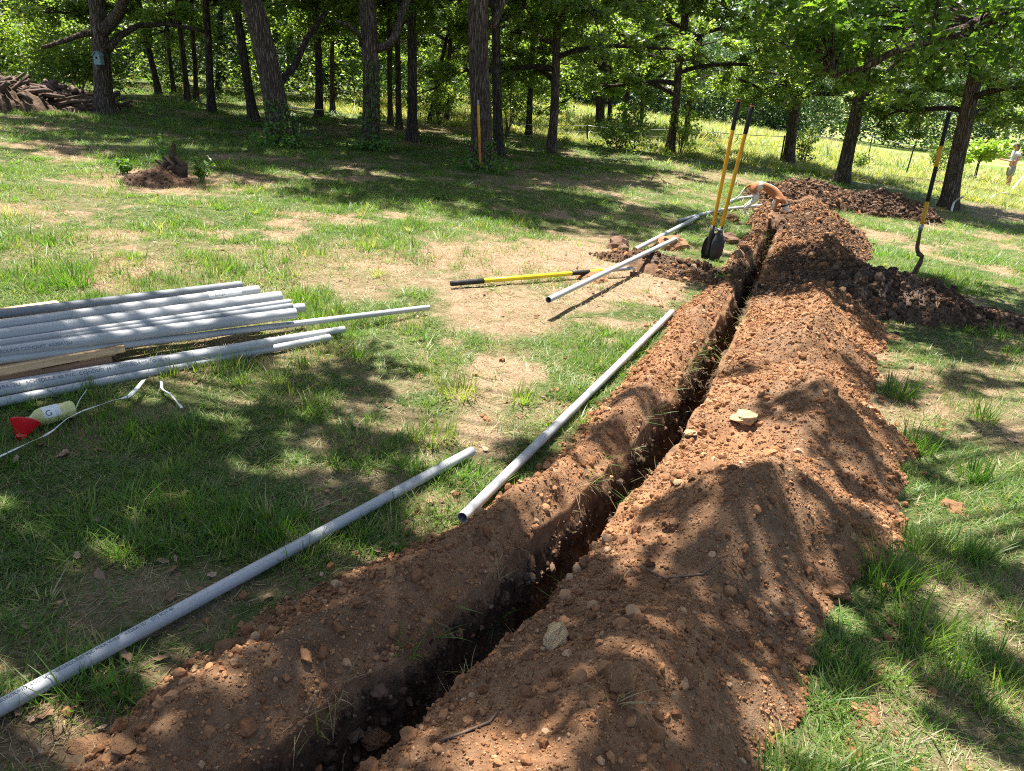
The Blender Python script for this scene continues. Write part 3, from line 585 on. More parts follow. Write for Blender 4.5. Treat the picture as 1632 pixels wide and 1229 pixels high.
    for hp in HEAPS[:5]:
        a = R(hp['rot']); q = 60; u = RNG.uniform(-1, 1, q)*hp['rx']; v = RNG.uniform(-1, 1, q)*hp['ry']; hx = hp['c'].x+u*math.cos(a)-v*math.sin(a); hy = hp['c'].y+u*math.sin(a)+v*math.cos(a); hh, kk = heap_h(hp, hx, hy); ok = kk > 0; hx, hy, hh = hx[ok], hy[ok], hh[ok]; q = len(hx); sz = RNG.uniform(.015, .05, q)*(1.2 if hp['c'].y > 9 else 0.8)
        P = np.concatenate([P, np.stack([hx, hy, gz0(hx, hy)+hh+sz*.15], 1)]); sc_ = np.concatenate([sc_, np.stack([sz*RNG.uniform(.6, 1.4, q) for _ in range(3)], 1)]); rt = np.concatenate([rt, RNG.uniform(0, 6.28, (q, 3))]); ix = np.concatenate([ix, np.where(RNG.random(q) < hp['dk'], 6+RNG.integers(0, 5, q), RNG.integers(0, 6, q))])
    scatter('soil_crumbs', P, rt, sc_, ix, CL+DC, 'loose crumbs and clods of soil lying over the spoil banks')
clods()
def leaf_litter():
    V = []
    def dl(seed):
        rg = np.random.default_rng(seed); n = 12; pts = [(0, 0, 0)]
        for i in range(n):
            a = 2*math.pi*i/n; r = (1.0 if i % 2 else 0.80)*rg.uniform(.8, 1.1); pts.append((r*math.cos(a)*1.0, r*math.sin(a)*0.62, rg.uniform(-.05, .22)))
        me = bpy.data.meshes.new('dead_leaf'); me.from_pydata(pts, [], [(0, 1+i, 1+(i+1) % n) for i in range(n)]); fattr(me, 'rnd', [rg.random()]*len(pts)); return me
    PR = [proto('dead_leaf', dl(i), M['deadleaf']) for i in range(6)]
    n = 9000; x, y = frustum(0.8, 16, n); b = np.maximum(bare_mask(x, y)*0.75, litter_mask(x, y)); keep = (RNG.random(len(x)) < 0.02+0.35*b) & ~on_spoil(x, y)
    x, y = x[keep], y[keep]; m = 700; x2, y2 = RNG.uniform(-2.2, 0.3, m), RNG.uniform(0.7, 2.6, m); k2 = (RNG.random(m) < np.clip(bare_mask(x2, y2)+0.04, 0, 1)) & ~on_spoil(x2, y2)
    x = np.concatenate([x, x2[k2]]); y = np.concatenate([y, y2[k2]]); n = len(x); sz = RNG.uniform(.010, .030, n)
    scatter('leaf_litter', np.stack([x, y, gz(x, y)+0.012], 1), np.stack([RNG.normal(0, .35, n), RNG.normal(0, .35, n), RNG.uniform(0, 6.28, n)], 1), np.stack([sz]*3, 1), RNG.integers(0, 6, n), PR, 'brown fallen oak leaves lying on the bare ground')
leaf_litter()
# ==== PART 3 ====
# ------------------------------------------------------------------ trees
def leaf_arrays(C, N, size, rg, up=0.75, lobed=False):
    """N leaf quads at centres C with random turn; returns V, Q, rnd"""
    n = len(C); nrm = rg.normal(0, 1, (n, 3)); nrm[:, 2] = np.abs(nrm[:, 2])+up; nrm /= np.linalg.norm(nrm, axis=1)[:, None]
    a = rg.normal(0, 1, (n, 3)); a -= (a*nrm).sum(1)[:, None]*nrm; a /= np.linalg.norm(a, axis=1)[:, None]; b = np.cross(nrm, a)
    L = (size*rg.uniform(0.65, 1.25, n))[:, None]; Wd = L*rg.uniform(0.26, 0.36, n)[:, None]
    if not lobed:
        V = np.stack([C-a*L*0.5, C+b*Wd+a*L*0.12+nrm*L*0.10, C+a*L*0.5, C-b*Wd+a*L*0.02+nrm*L*0.10], 1).reshape(-1, 3)
        Q = np.arange(n*4).reshape(n, 4); Qt = np.concatenate([Q[:, [0, 1, 2]], Q[:, [0, 2, 3]]]); return V, Qt, np.repeat(rg.random(n), 4)
    out = [(-0.5, 0), (-0.28, .20), (-0.18, .10), (0.0, .36), (0.12, .16), (0.27, .34), (0.32, .12), (0.5, .06), (0.5, -.06), (0.32, -.12), (0.27, -.34), (0.12, -.16), (0.0, -.36), (-0.18, -.10), (-0.28, -.20)]
    cols = [C]+[C+a*L*p+b*L*q+nrm*L*(abs(q)*0.35-p*p*0.25) for p, q in out]; m = len(out)
    V = np.stack(cols, 1).reshape(-1, 3); base = np.arange(n)[:, None]*(m+1)
    T = np.concatenate([np.concatenate([base, base+1+i, base+1+(i+1) % m], 1) for i in range(m)]); return V, T, np.repeat(rg.random(n), m+1)
def leaf_mesh(name, C, size, seed, up=0.75, lobed=False, shade=None):
    rg = np.random.default_rng(seed); V, T, r = leaf_arrays(C, len(C), size, rg, up, lobed); me = np_mesh(name, V, T, False); fattr(me, 'rnd', r); return me
def cluster_pts(cen, rad, per, rg, flat=0.6):
    cen = np.asarray(cen); n = len(cen); d = rg.normal(0, 1, (n, per, 3)); d /= np.linalg.norm(d, axis=2)[:, :, None]; rr = rg.random((n, per, 1))**0.5
    rad = np.asarray(rad).reshape(-1, 1, 1) if np.ndim(rad) else rad
    P = cen[:, None, :]+d*rr*rad*np.array([1, 1, flat]); return P.reshape(-1, 3)
def tree_variant(seed, H=9.5, Rc=3.9, z0=2.2, nl=15, per=120, leaf=0.125, droop=0.5):
    """limbs and crown of a broad oak, trunk axis at the origin, foot at z = 0"""
    rg = np.random.default_rng(seed); mb = MB(); cen = []; crad = []
    for i in range(nl):
        f = i/(nl-1); hz = z0*0.92+f*(H*0.72-z0); az = i*2.399+rg.normal(0, .35); ln = Rc*(0.62+0.5*math.sin(math.pi*min(1, f*0.75+0.22)))*rg.uniform(.8, 1.12)*(1-0.45*f)
        rise = 0.30+0.75*f+rg.normal(0, .08); p = Vector((0, 0, hz)); pts = [p.copy()]; d = Vector((math.cos(az), math.sin(az), rise)).normalized(); ns = 7
        for k in range(ns):
            d = (d+Vector((rg.normal(0, .24), rg.normal(0, .24), rg.normal(0, .17)-droop*0.30*(1-f)*k/ns))).normalized(); p = p+d*ln/ns; pts.append(p.copy())
        r0 = 0.058*(1-0.55*f)*(0.8+0.5*ln/Rc); mb.tube(pts, [r0*(1-0.85*k/ns)+0.006 for k in range(ns+1)], 7, False)
        for k in range(2, ns+1):
            for q in range(2 if k < ns else 3):
                d2 = (d*0.5+Vector((rg.normal(0, 1), rg.normal(0, 1), rg.normal(0.05, .55)))).normalized(); l2 = rg.uniform(.45, 1.15)*(0.75+0.25*k/ns); e = pts[k]+d2*l2+Vector((0, 0, -droop*0.22*l2)); mid = pts[k]+d2*l2*0.5+Vector((0, 0, 0.06))
                mb.tube([pts[k], mid, e], [0.022, 0.014, 0.005], 5, False); cen += [tuple(e), tuple(mid+(e-mid)*0.4)] ; crad += [rg.uniform(.34, .6), rg.uniform(.25, .45)]
    for k in range(26):
        a = rg.uniform(0, 6.28); r = Rc*0.5*math.sqrt(rg.random()); cen.append((r*math.cos(a), r*math.sin(a), H*0.72+rg.uniform(0, H*0.26)*(1-r/Rc))); crad.append(rg.uniform(.45, .7))
    C = cluster_pts(cen, np.array(crad)*0.72, per, rg); keep = C[:, 2] > z0*0.55; C = C[keep]
    lm = mb.mesh('limbs'); lm.materials.append(M['darkbark']); cm = leaf_mesh('crown', C, leaf, seed+1); cm.materials.append(M['oak']); return lm, cm
LOW = [tree_variant(11, 9.0, 4.1, 2.0, 16, 112, 0.108), tree_variant(12, 9.8, 4.4, 2.3, 17, 108, 0.108), tree_variant(13, 8.6, 3.7, 1.8, 16, 112, 0.108)]
HIGH = [tree_variant(14, 10.5, 4.6, 4.0, 14, 62, 0.11, 0.2), tree_variant(15, 10.0, 4.2, 3.7, 14, 62, 0.11, 0.2)]
def trunk_pts(base, top, Htot, wob=0.03, seed=0):
    d = (top-base); d = d/max(d.z, 0.1); pts = []
    for k in range(26):
        z = -0.25+(Htot+0.25)*k/25; q = base+d*z*(1 if z < 3 else 1.0); 
        if z > 3: q = base+d*3+Vector((d.x*0.35, d.y*0.35, 1))*(z-3)
        q = Vector((q.x+wob*mnoise.noise(Vector((z*0.6, seed, 0))), q.y+wob*mnoise.noise(Vector((z*0.6, seed, 5))), base.z+z)); pts.append(q)
    return pts
TREES = []
def tree(name, px, pt, wpx, label, var=None, group=None, scale=1.0, rotz=None, mat='bark', Ht=7.0, crown_dz=0.0, ivy=0, seed=0):
    b = at(*px); b.z = float(gz0(b.x, b.y)); depth = (CM.transposed() @ (b-Vector((0, 0, CAMH)))).z*-1; r = 0.5*wpx*depth/F
    top = onY(pt[0], pt[1], b.y); root = empty(name, b); tag(root, label, 'tree', group)
    pts = trunk_pts(b, top, Ht, 0.05, seed+1.3); rads = []
    for q in pts:
        z = q.z-b.z; rads.append(r*(1+0.55*math.exp(-max(z, 0)/0.22))*(1-0.055*max(z, 0)) if z < Ht*0.98 else r*0.3)
    n = 22; mb = MB(); mb.tube(pts, [max(x, 0.012) for x in rads], n, True, 0.10, seed)
    tr = mb.build('trunk', M[mat], root)
    if var is not None:
        lm, cm = var; p3 = pts[10]; rz = RNG.uniform(0, 6.28) if rotz is None else rotz; off = Vector((p3.x-b.x, p3.y-b.y, crown_dz))
        for nm, me in (('limbs', lm), ('crown', cm)):
            o = bpy.data.objects.new(nm, me); COL.objects.link(o); o.parent = root; o.location = off; o.rotation_euler = (0, 0, rz); o.scale = (scale,)*3
    TREES.append((b, root, r)); return root, b, pts, r
G = 'oaks of the wood'
T1, b1, pts1, r1 = tree('oak_tree', (168, 183), (153, 0), 27, 'thick oak with the pale blue birdhouse, forking low beside the log pile', HIGH[0], None, 0.8, 0.4, 'bark', 8.5, 1.4, seed=1)
T2, b2, pts2, r2 = tree('oak_tree', (452, 232), (404, 0), 36, 'thickest oak, leaning strongly toward the log pile, ivy at its foot', HIGH[1], None, 0.8, 1.0, 'bark', 10, 3.2, seed=2)
T3, b3, pts3, r3 = tree('oak_tree', (594, 239), (588, 0), 27, 'straight oak with climbing ivy between the leaning oak and the pole', HIGH[0], None, 0.85, 2.1, 'bark', 10, 3.0, seed=3)
T4, b4, pts4, r4 = tree('oak_tree', (766, 271), (762, 0), 33, 'stout straight oak with the yellow pole propped against it', HIGH[1], None, 0.85, 3.9, 'bark', 10, 3.2, seed=4)
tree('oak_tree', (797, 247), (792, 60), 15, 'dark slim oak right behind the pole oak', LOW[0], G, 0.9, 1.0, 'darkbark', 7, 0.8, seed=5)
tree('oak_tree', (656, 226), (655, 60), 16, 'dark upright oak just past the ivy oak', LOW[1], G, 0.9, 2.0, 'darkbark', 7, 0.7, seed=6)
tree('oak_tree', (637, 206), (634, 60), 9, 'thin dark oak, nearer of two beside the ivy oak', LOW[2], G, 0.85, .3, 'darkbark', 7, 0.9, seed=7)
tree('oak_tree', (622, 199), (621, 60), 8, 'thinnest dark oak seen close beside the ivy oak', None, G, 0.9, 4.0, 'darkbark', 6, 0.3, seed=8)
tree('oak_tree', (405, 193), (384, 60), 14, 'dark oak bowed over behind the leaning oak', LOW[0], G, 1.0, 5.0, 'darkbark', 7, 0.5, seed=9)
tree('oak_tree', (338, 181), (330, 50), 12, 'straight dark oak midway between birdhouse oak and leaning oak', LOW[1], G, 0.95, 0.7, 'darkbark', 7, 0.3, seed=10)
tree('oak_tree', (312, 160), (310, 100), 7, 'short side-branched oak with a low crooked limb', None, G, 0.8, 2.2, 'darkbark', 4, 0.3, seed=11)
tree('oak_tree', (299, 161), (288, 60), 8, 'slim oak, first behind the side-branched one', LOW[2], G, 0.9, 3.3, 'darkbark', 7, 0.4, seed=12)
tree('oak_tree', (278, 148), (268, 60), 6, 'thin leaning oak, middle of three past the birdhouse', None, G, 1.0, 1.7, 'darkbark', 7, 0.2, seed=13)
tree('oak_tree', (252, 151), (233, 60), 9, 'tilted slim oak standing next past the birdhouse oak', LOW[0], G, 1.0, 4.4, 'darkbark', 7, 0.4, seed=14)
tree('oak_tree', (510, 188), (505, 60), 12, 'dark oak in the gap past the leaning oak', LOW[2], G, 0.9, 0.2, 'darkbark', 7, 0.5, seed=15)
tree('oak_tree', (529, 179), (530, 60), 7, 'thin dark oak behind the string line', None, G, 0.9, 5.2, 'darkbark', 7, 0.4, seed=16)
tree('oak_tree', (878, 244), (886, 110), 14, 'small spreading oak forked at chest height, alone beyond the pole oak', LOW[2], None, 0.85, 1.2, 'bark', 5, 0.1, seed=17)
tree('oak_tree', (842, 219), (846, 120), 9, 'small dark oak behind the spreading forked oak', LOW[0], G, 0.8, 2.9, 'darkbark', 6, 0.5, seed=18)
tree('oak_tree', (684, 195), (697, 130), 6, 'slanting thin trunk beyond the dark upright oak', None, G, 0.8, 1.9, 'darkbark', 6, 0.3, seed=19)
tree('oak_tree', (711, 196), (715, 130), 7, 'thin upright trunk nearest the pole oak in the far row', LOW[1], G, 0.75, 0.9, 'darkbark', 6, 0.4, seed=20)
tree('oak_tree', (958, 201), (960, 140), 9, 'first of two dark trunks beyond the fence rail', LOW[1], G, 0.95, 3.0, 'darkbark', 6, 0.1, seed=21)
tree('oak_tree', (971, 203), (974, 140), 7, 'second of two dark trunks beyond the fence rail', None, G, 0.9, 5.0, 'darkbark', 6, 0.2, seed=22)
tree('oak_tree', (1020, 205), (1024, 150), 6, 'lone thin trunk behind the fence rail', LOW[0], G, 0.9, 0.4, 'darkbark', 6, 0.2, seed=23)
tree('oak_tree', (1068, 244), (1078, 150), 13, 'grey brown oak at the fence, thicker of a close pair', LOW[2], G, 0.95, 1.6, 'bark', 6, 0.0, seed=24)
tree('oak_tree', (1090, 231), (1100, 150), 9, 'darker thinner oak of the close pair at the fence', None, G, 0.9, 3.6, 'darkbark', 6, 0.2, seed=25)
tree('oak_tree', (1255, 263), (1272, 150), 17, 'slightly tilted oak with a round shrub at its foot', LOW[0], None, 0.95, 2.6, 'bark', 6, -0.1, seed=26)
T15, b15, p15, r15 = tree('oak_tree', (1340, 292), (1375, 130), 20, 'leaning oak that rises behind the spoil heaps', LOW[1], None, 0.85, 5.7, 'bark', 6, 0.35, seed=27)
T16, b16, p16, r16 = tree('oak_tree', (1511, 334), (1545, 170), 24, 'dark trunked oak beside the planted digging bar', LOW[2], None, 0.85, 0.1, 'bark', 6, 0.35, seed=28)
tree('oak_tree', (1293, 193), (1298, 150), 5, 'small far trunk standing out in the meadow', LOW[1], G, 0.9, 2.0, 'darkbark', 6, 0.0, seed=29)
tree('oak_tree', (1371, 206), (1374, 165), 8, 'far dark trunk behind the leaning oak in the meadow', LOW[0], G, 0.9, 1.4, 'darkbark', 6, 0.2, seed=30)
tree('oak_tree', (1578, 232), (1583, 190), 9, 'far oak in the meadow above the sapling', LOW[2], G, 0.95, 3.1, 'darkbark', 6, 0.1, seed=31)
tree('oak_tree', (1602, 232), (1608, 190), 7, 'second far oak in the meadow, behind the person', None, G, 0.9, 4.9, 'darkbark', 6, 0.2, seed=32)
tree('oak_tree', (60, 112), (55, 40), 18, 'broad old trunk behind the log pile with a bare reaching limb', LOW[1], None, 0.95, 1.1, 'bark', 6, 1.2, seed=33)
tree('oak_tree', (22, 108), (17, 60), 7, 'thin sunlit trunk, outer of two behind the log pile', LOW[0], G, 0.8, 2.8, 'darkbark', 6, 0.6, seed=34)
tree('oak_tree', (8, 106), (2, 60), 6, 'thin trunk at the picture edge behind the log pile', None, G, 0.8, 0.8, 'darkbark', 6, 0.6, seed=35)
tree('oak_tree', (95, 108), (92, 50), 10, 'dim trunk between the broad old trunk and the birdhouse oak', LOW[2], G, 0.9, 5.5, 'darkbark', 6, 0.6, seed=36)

def deep_oaks():
    rg = np.random.default_rng(88); k = 0
    for row, y0 in enumerate((28.5, 36.5)):
        for col_i, x in enumerate(np.arange(-29+row, 3.5+1.5*row, 4.6)):
            xx = x+rg.uniform(-1.2, 1.2); yy = y0+rg.uniform(-1.6, 1.6)-0.10*(x < -15)*0; b = Vector((xx, yy, float(gz0(xx, yy)))); root = empty('oak_tree', b); tag(root, 'dim slender oak, '+('first', 'second', 'third', 'fourth', 'fifth', 'sixth', 'seventh', 'eighth', 'ninth')[col_i]+' from the log pile in the '+('nearer', 'rear')[row]+' row of the wood', 'tree', 'dim oaks deep in the wood')
            r = rg.uniform(.07, .15); pts = trunk_pts(b, b+Vector((rg.normal(0, .25), rg.normal(0, .25), 3)), 6.0, 0.1, k*1.7); MB().tube(pts, [max(.012, r*(1+.5*math.exp(-max(q.z-b.z, 0)/.2))*(1-.06*max(q.z-b.z, 0))) for q in pts], 10, True, .1, k).build('trunk', M['darkbark'], root)
            lm, cm = LOW[k % 3]; sc_ = rg.uniform(.78, .98); rz = rg.uniform(0, 6.28); dz = rg.uniform(-.3, .5)
            for nm, me in (('limbs', lm), ('crown', cm)):
                o = bpy.data.objects.new(nm, me); COL.objects.link(o); o.parent = root; o.location = (0, 0, dz); o.rotation_euler = (0, 0, rz); o.scale = (sc_,)*3
            k += 1
deep_oaks()
# visible side limbs of the front oaks
def limb(root, pts, r0, r1, name='limb', mat='bark'):
    n = len(pts); out = [Vector(pts[0])]
    for i in range(n-1):
        for k in range(1, 4): out.append(Vector(pts[i]).lerp(Vector(pts[i+1]), k/3)+Vector((mnoise.noise(Vector((i*3.0+k, 1, r0*50))), 0, mnoise.noise(Vector((i*3.0+k, 7, r0*50)))))*0.04*(k < 3))
    m = len(out); MB().tube(out, [r0+(r1-r0)*i/(m-1) for i in range(m)], 9, True, 0.12, 3).build(name, M[mat], root)
limb(T1, [onY(170, 80, b1.y), onY(190, 58, b1.y+.2), onY(222, 40, b1.y+.5), onY(262, 38, b1.y+.8), onY(330, 52, b1.y+1)], 0.075, 0.03)
limb(T1, [onY(160, 55, b1.y), onY(190, 20, b1.y-.1), onY(205, -25, b1.y-.2)], 0.12, 0.08)
limb(T1, [onY(152, 52, b1.y), onY(130, 55, b1.y-.2), onY(100, 66, b1.y-.4), onY(66, 76, b1.y-.5)], 0.065, 0.03)
limb(T3, [onY(598, 78, b3.y), onY(618, 72, b3.y), onY(632, 52, b3.y), onY(640, 20, b3.y+.2), onY(660, -30, b3.y+.4)], 0.09, 0.05)
limb(T3, [onY(580, 75, b3.y), onY(572, 55, b3.y-.2), onY(555, 38, b3.y-.3), onY(535, 35, b3.y-.4)], 0.05, 0.025)
limb(T2, [onY(440, 140, b2.y+.3), onY(470, 105, b2.y+.6), onY(490, 60, b2.y+1), onY(520, 20, b2.y+1.4)], 0.07, 0.04, mat='darkbark')
limb(T4, [onY(782, 45, b4.y), onY(796, 20, b4.y), onY(812, -30, b4.y)], 0.07, 0.05)
limb(T15, [onY(1362, 170, b15.y), onY(1385, 160, b15.y), onY(1400, 150, b15.y+.2)], 0.07, 0.03)

# ivy on the oaks' feet
def ivy(root, b, r, z1, n, seed, side=-1.57):
    rg = np.random.default_rng(seed); a = rg.normal(side, 0.95, n); z = z1*rg.random(n)**1.6; rr = r*(1.03+0.55*np.exp(-z/0.22))*(1-0.05*z)+0.02+0.05*rg.random(n); skirt = rg.random(n) < 0.35
    rr = np.where(skirt, rr+rg.random(n)*0.35, rr); z = np.where(skirt, 0.03+0.18*rg.random(n), z)
    C = np.stack([rr*np.cos(a), rr*np.sin(a), z], 1); me = leaf_mesh('ivy', C, 0.07, seed, 0.3); o = link('ivy', me, M['weed'], root); o['kind'] = 'stuff'
ivy(T2, b2, r2, 0.75, 650, 401); ivy(T3, b3, r3, 1.5, 700, 402); ivy(T4, b4, r4, 0.5, 420, 403)

# the two oaks whose crowns arch over the foreground (their trunks stand outside the picture)
SHADE = [(250, 760, 420, 130, 1.0), (250, 960, 480, 140, 1.0), (620, 640, 150, 80, .55), (520, 600, 200, 50, .5), (800, 900, 220, 120, .95), (700, 1080, 400, 160, 1.0), (1000, 960, 240, 120, 1.0), (1150, 1100, 280, 170, 1.0), (1010, 700, 70, 60, .7),
         (1330, 760, 110, 60, .55), (1110, 780, 130, 60, .6), (1480, 960, 160, 90, .75), (1540, 1130, 160, 110, .7), (1290, 900, 130, 90, .85), (1480, 580, 120, 70, .65), (1340, 450, 200, 60, .85), (1480, 400, 170, 40, .75), (1250, 400, 100, 40, .55), (1560, 700, 120, 60, .35), (850, 760, 90, 60, .5), (130, 620, 190, 40, .35), (1200, 640, 100, 50, .25)]
LIT = [(700, 800, 90, 25), (330, 1000, 60, 20), (760, 745, 70, 35), (560, 960, 90, 22), (1160, 880, 40, 25), (1230, 810, 80, 45), (1290, 690, 40, 60), (1290, 1010, 30, 60), (100, 870, 60, 25), (450, 935, 60, 18), (1180, 1080, 30, 25), (900, 670, 80, 60), (1130, 890, 25, 20), (1560, 850, 110, 50), (240, 1150, 50, 20)]
def canopy():  # unseen leaf clusters set toward the sun wherever ground should lie shaded
    rg = np.random.default_rng(77); n = 5200; x = rg.uniform(-5.5, 6.5, n); y = rg.uniform(0.0, 8.2, n); px, py = to_px(x, y, gz0(x, y)); p = np.zeros(n)
    for cx, cy, rx, ry, a in SHADE: p = np.maximum(p, a*sstep(1.25, 0.7, np.sqrt(((px-cx)/rx)**2+((py-cy)/ry)**2)))
    off = (px < -60) | (px > 1700) | (py > 1240); p = np.where(off, 0.75*(y < 5.5), p)
    for cx, cy, rx, ry in LIT: p = p*sstep(0.55, 1.1, np.sqrt(((px-cx)/rx)**2+((py-cy)/ry)**2))
    p = p*sstep(-0.42, -0.15, fbm(x, y, 0.42, 2, 1401)); keep = rg.random(n) < p*0.62; x, y, p = x[keep], y[keep], p[keep]; h = rg.uniform(4.6, 7.8, len(x)); k = h/SUNV.z
    C = np.stack([x+SUNV.x*k, y+SUNV.y*k, gz0(x, y)+h], 1); return C, p
CAN, CANP = canopy()
def near_tree(bx, by, sel, label, seed, r=0.24, vis=None, visY=None):
    bz = float(gz0(bx, by)); root = empty('oak_tree', (bx, by, bz)); tag(root, label, 'tree'); b = Vector((bx, by, bz)); pts = trunk_pts(b, b+Vector((0.1, 0.05, 3)), 7.5, 0.08, seed)
    MB().tube(pts, [r*(1+0.5*math.exp(-max(q.z-bz, 0)/.25))*(1-0.07*max(q.z-bz, 0)) for q in pts], 22, True, 0.1, seed).build('trunk', M['bark'], root)
    rg = np.random.default_rng(seed); C = CAN[sel]; ang = np.arctan2(C[:, 1]-by, C[:, 0]-bx); order = np.argsort(ang); ngr = max(4, len(C)//16); lim = MB(); groups = np.array_split(order, ngr)
    for gidx in groups:
        cc = C[gidx]; m = cc.mean(0); st = b+Vector((0, 0, rg.uniform(2.8, 5.2))); e = Vector(m)+Vector((0, 0, -0.5)); mid = st.lerp(e, 0.5)+Vector((0, 0, 0.5)); pl = [st, st.lerp(mid, .5)+Vector((0, 0, .2)), mid, mid.lerp(e, .5)+Vector((0, 0, .1)), e]; lim.tube(pl, [0.09, .075, .055, .04, .02], 8, False)
        for q in cc: lim.tube([mid.lerp(e, rg.uniform(.3, 1)), Vector(q)+Vector((rg.normal(0, .1), rg.normal(0, .1), .05)), Vector(q)+Vector((rg.normal(0, .25), rg.normal(0, .25), -.05))], [.018, .012, .004], 5, False)
    lim.build('limbs', M['bark'], root)
    P = cluster_pts(C, rg.uniform(.10, .24, len(C)), 42, rg, 0.6); me = leaf_mesh('crown', P-np.array(b), 0.105, seed+5); o = link('crown', me, M['oaknear'], root); return root, b
selL = CAN[:, 0] < 0.2+0.05*CAN[:, 1]
NTL, nbl = near_tree(-6.6, 5.6, selL, 'oak standing outside the picture whose boughs shade the pipes', 501)
NTR, nbr = near_tree(7.6, 7.6, ~selL, 'oak with the long bough that reaches in at the top corner', 502)
# the bough that reaches into the picture, with big lobed leaves
def bough():
    Yb = 7.2; main = [nbr+Vector((0, 0, 2.9)), onY(1720, -6, Yb+.2), onY(1632, 12, Yb), onY(1560, 36, Yb), onY(1500, 58, Yb-.1), onY(1432, 80, Yb-.2), onY(1385, 104, Yb-.1), onY(1330, 122, Yb)]
    limb(NTR, main, 0.085, 0.012, 'bough'); rg = np.random.default_rng(60); cen = []; rad = []; tw = MB()
    up = [nbr+Vector((0, 0, 3.6)), onY(1660, -60, Yb-.8), onY(1500, -50, Yb-.9), onY(1330, -30, Yb-.7), onY(1200, -22, Yb-.4)]; limb(NTR, up, 0.07, 0.02, 'bough')
    for (x0, y0, x1, y1, n, ya, yb) in ((1290, -20, 1640, 70, 16, 6.2, 7.0), (1290, -20, 1640, 75, 46, 7.4, 8.8), (1330, 60, 1500, 150, 26, 7.2, 8.4), (1180, -30, 1330, 60, 24, 6.6, 8.2), (1540, 70, 1650, 120, 9, 6.6, 8.0), (1240, 60, 1340, 110, 9, 7, 8.2)):
        for _ in range(n):
            Y = rg.uniform(ya, yb); c = onY(rg.uniform(x0, x1), rg.uniform(y0, y1), Y); cen.append(tuple(c)); rad.append(rg.uniform(.14, .26))
            src = (main if rg.random() < .5 else up)[rg.integers(3, 6 if False else 5)]; a = min(main[2:]+up[2:], key=lambda q: (q-c).length); tw.tube([a, a.lerp(c, .5)+Vector((0, 0, .05)), c], [.012, .008, .003], 5, False)
    tw.build('twigs', M['bark'], NTR); P = cluster_pts(cen, np.array(rad), 38, rg, 0.7); me = leaf_mesh('bough_leaves', P-np.array(nbr), 0.088, 61, 0.7, True); o = link('bough_leaves', me, M['oaknear'], NTR); o['kind'] = 'stuff'
bough()
# mid-height sprays between the nearer trunks (limbs of the fence-side oaks hang in front of the wood)
# far wood and undergrowth, each one mass
def mass(name, label, spans, per_m, zr, leaf, seed, mat, dens=55, rad=(.6, 1.2), solid=False):
    rg = np.random.default_rng(seed); cen = []
    for (x0, y0, x1, y1, dep) in spans:
        L = math.hypot(x1-x0, y1-y0); n = int(L*per_m)
        for _ in range(n):
            f = rg.random(); x = x0+(x1-x0)*f+rg.normal(0, .6); y = y0+(y1-y0)*f+rg.uniform(0, dep); z = rg.uniform(*zr)*(0.75+0.35*float(vnoise(x*.35, y*.35, 3))); cen.append((x, y, float(gz0(x, y))+z))
    P = cluster_pts(cen, rg.uniform(rad[0], rad[1], len(cen)), dens, rg, 0.75); me = leaf_mesh(name, P, leaf, seed); tag(link(name, me, M[mat]), label, None, None, 'stuff')
mass('far_woods', 'dense green wood closing off the view behind the trees', [(-60, 34, -20, 36, 10), (-24, 38, -14, 44, 10), (-16, 44, 16, 60, 10), (-20, 56, 30, 74, 8)], 17, (0.2, 9), 0.30, 601, 'farleaf', 75, (0.9, 1.8))
mass('treeline', 'far line of trees at the end of the meadow', [(10, 74, 60, 98, 14), (56, 96, 130, 100, 16)], 12, (0.2, 13), 0.42, 602, 'farleaf', 60, (1.3, 2.4))
mass('woodland_edge_foliage', 'mid-height green foliage hanging behind the trunks of the wood', [(-30, 25, -12, 26, 5), (-12, 26, 1, 30, 5), (-24, 31, 2, 36, 4)], 10, (0.5, 5.0), 0.16, 604, 'farleaf', 85, (.5, 1.0))
mass('undergrowth', 'low leafy undergrowth along the edge of the wood', [(-30, 24.5, -12, 23.5, 4), (-12, 24.5, 1, 26.5, 4)], 13, (0.1, 2.6), 0.12, 603, 'oak', 70, (.35, .7))
# ==== PART 4 ====
# ------------------------------------------------------------------ pipes
def wrap_text(txt, size, P0, P1, r, a0, along, parent, name='lettering', mat='ink', flip=False, offset=0.0009):
    """lettering printed on a pipe: P0->P1 axis, starts 'along' metres from P0, centred on angle a0 about the axis (0 = up)"""
    cu = bpy.data.curves.new(name, 'FONT'); cu.body = txt; cu.size = size; to = bpy.data.objects.new(name, cu); COL.objects.link(to)
    bpy.context.view_layer.update(); me = bpy.data.meshes.new_from_object(to.evaluated_get(bpy.context.evaluated_depsgraph_get())); bpy.data.objects.remove(to); bpy.data.curves.remove(cu)
    bm = bmesh.new(); bm.from_mesh(me); bmesh.ops.triangulate(bm, faces=bm.faces[:])
    ax = (P1-P0).normalized(); side = ax.cross(Vector((0, 0, 1))).normalized(); up = side.cross(ax).normalized(); off = wloc(parent)
    for v in bm.verts:
        x, y = v.co.x, v.co.y-size*0.35
        if flip: x, y = -x, -y
        th = a0-y/r; v.co = P0+ax*(along+x)+(up*math.cos(th)+side*math.sin(th))*(r+offset)-off
    bm.to_mesh(me); bm.free(); me.materials.clear(); return link(name, me, M[mat], parent)
PRINT = 'AS2BA12U   SCHEDULE 40 PVC CONDUIT   CONFORMS TO UL 651 ABOVEGROUND AND UNDERGROUND   '
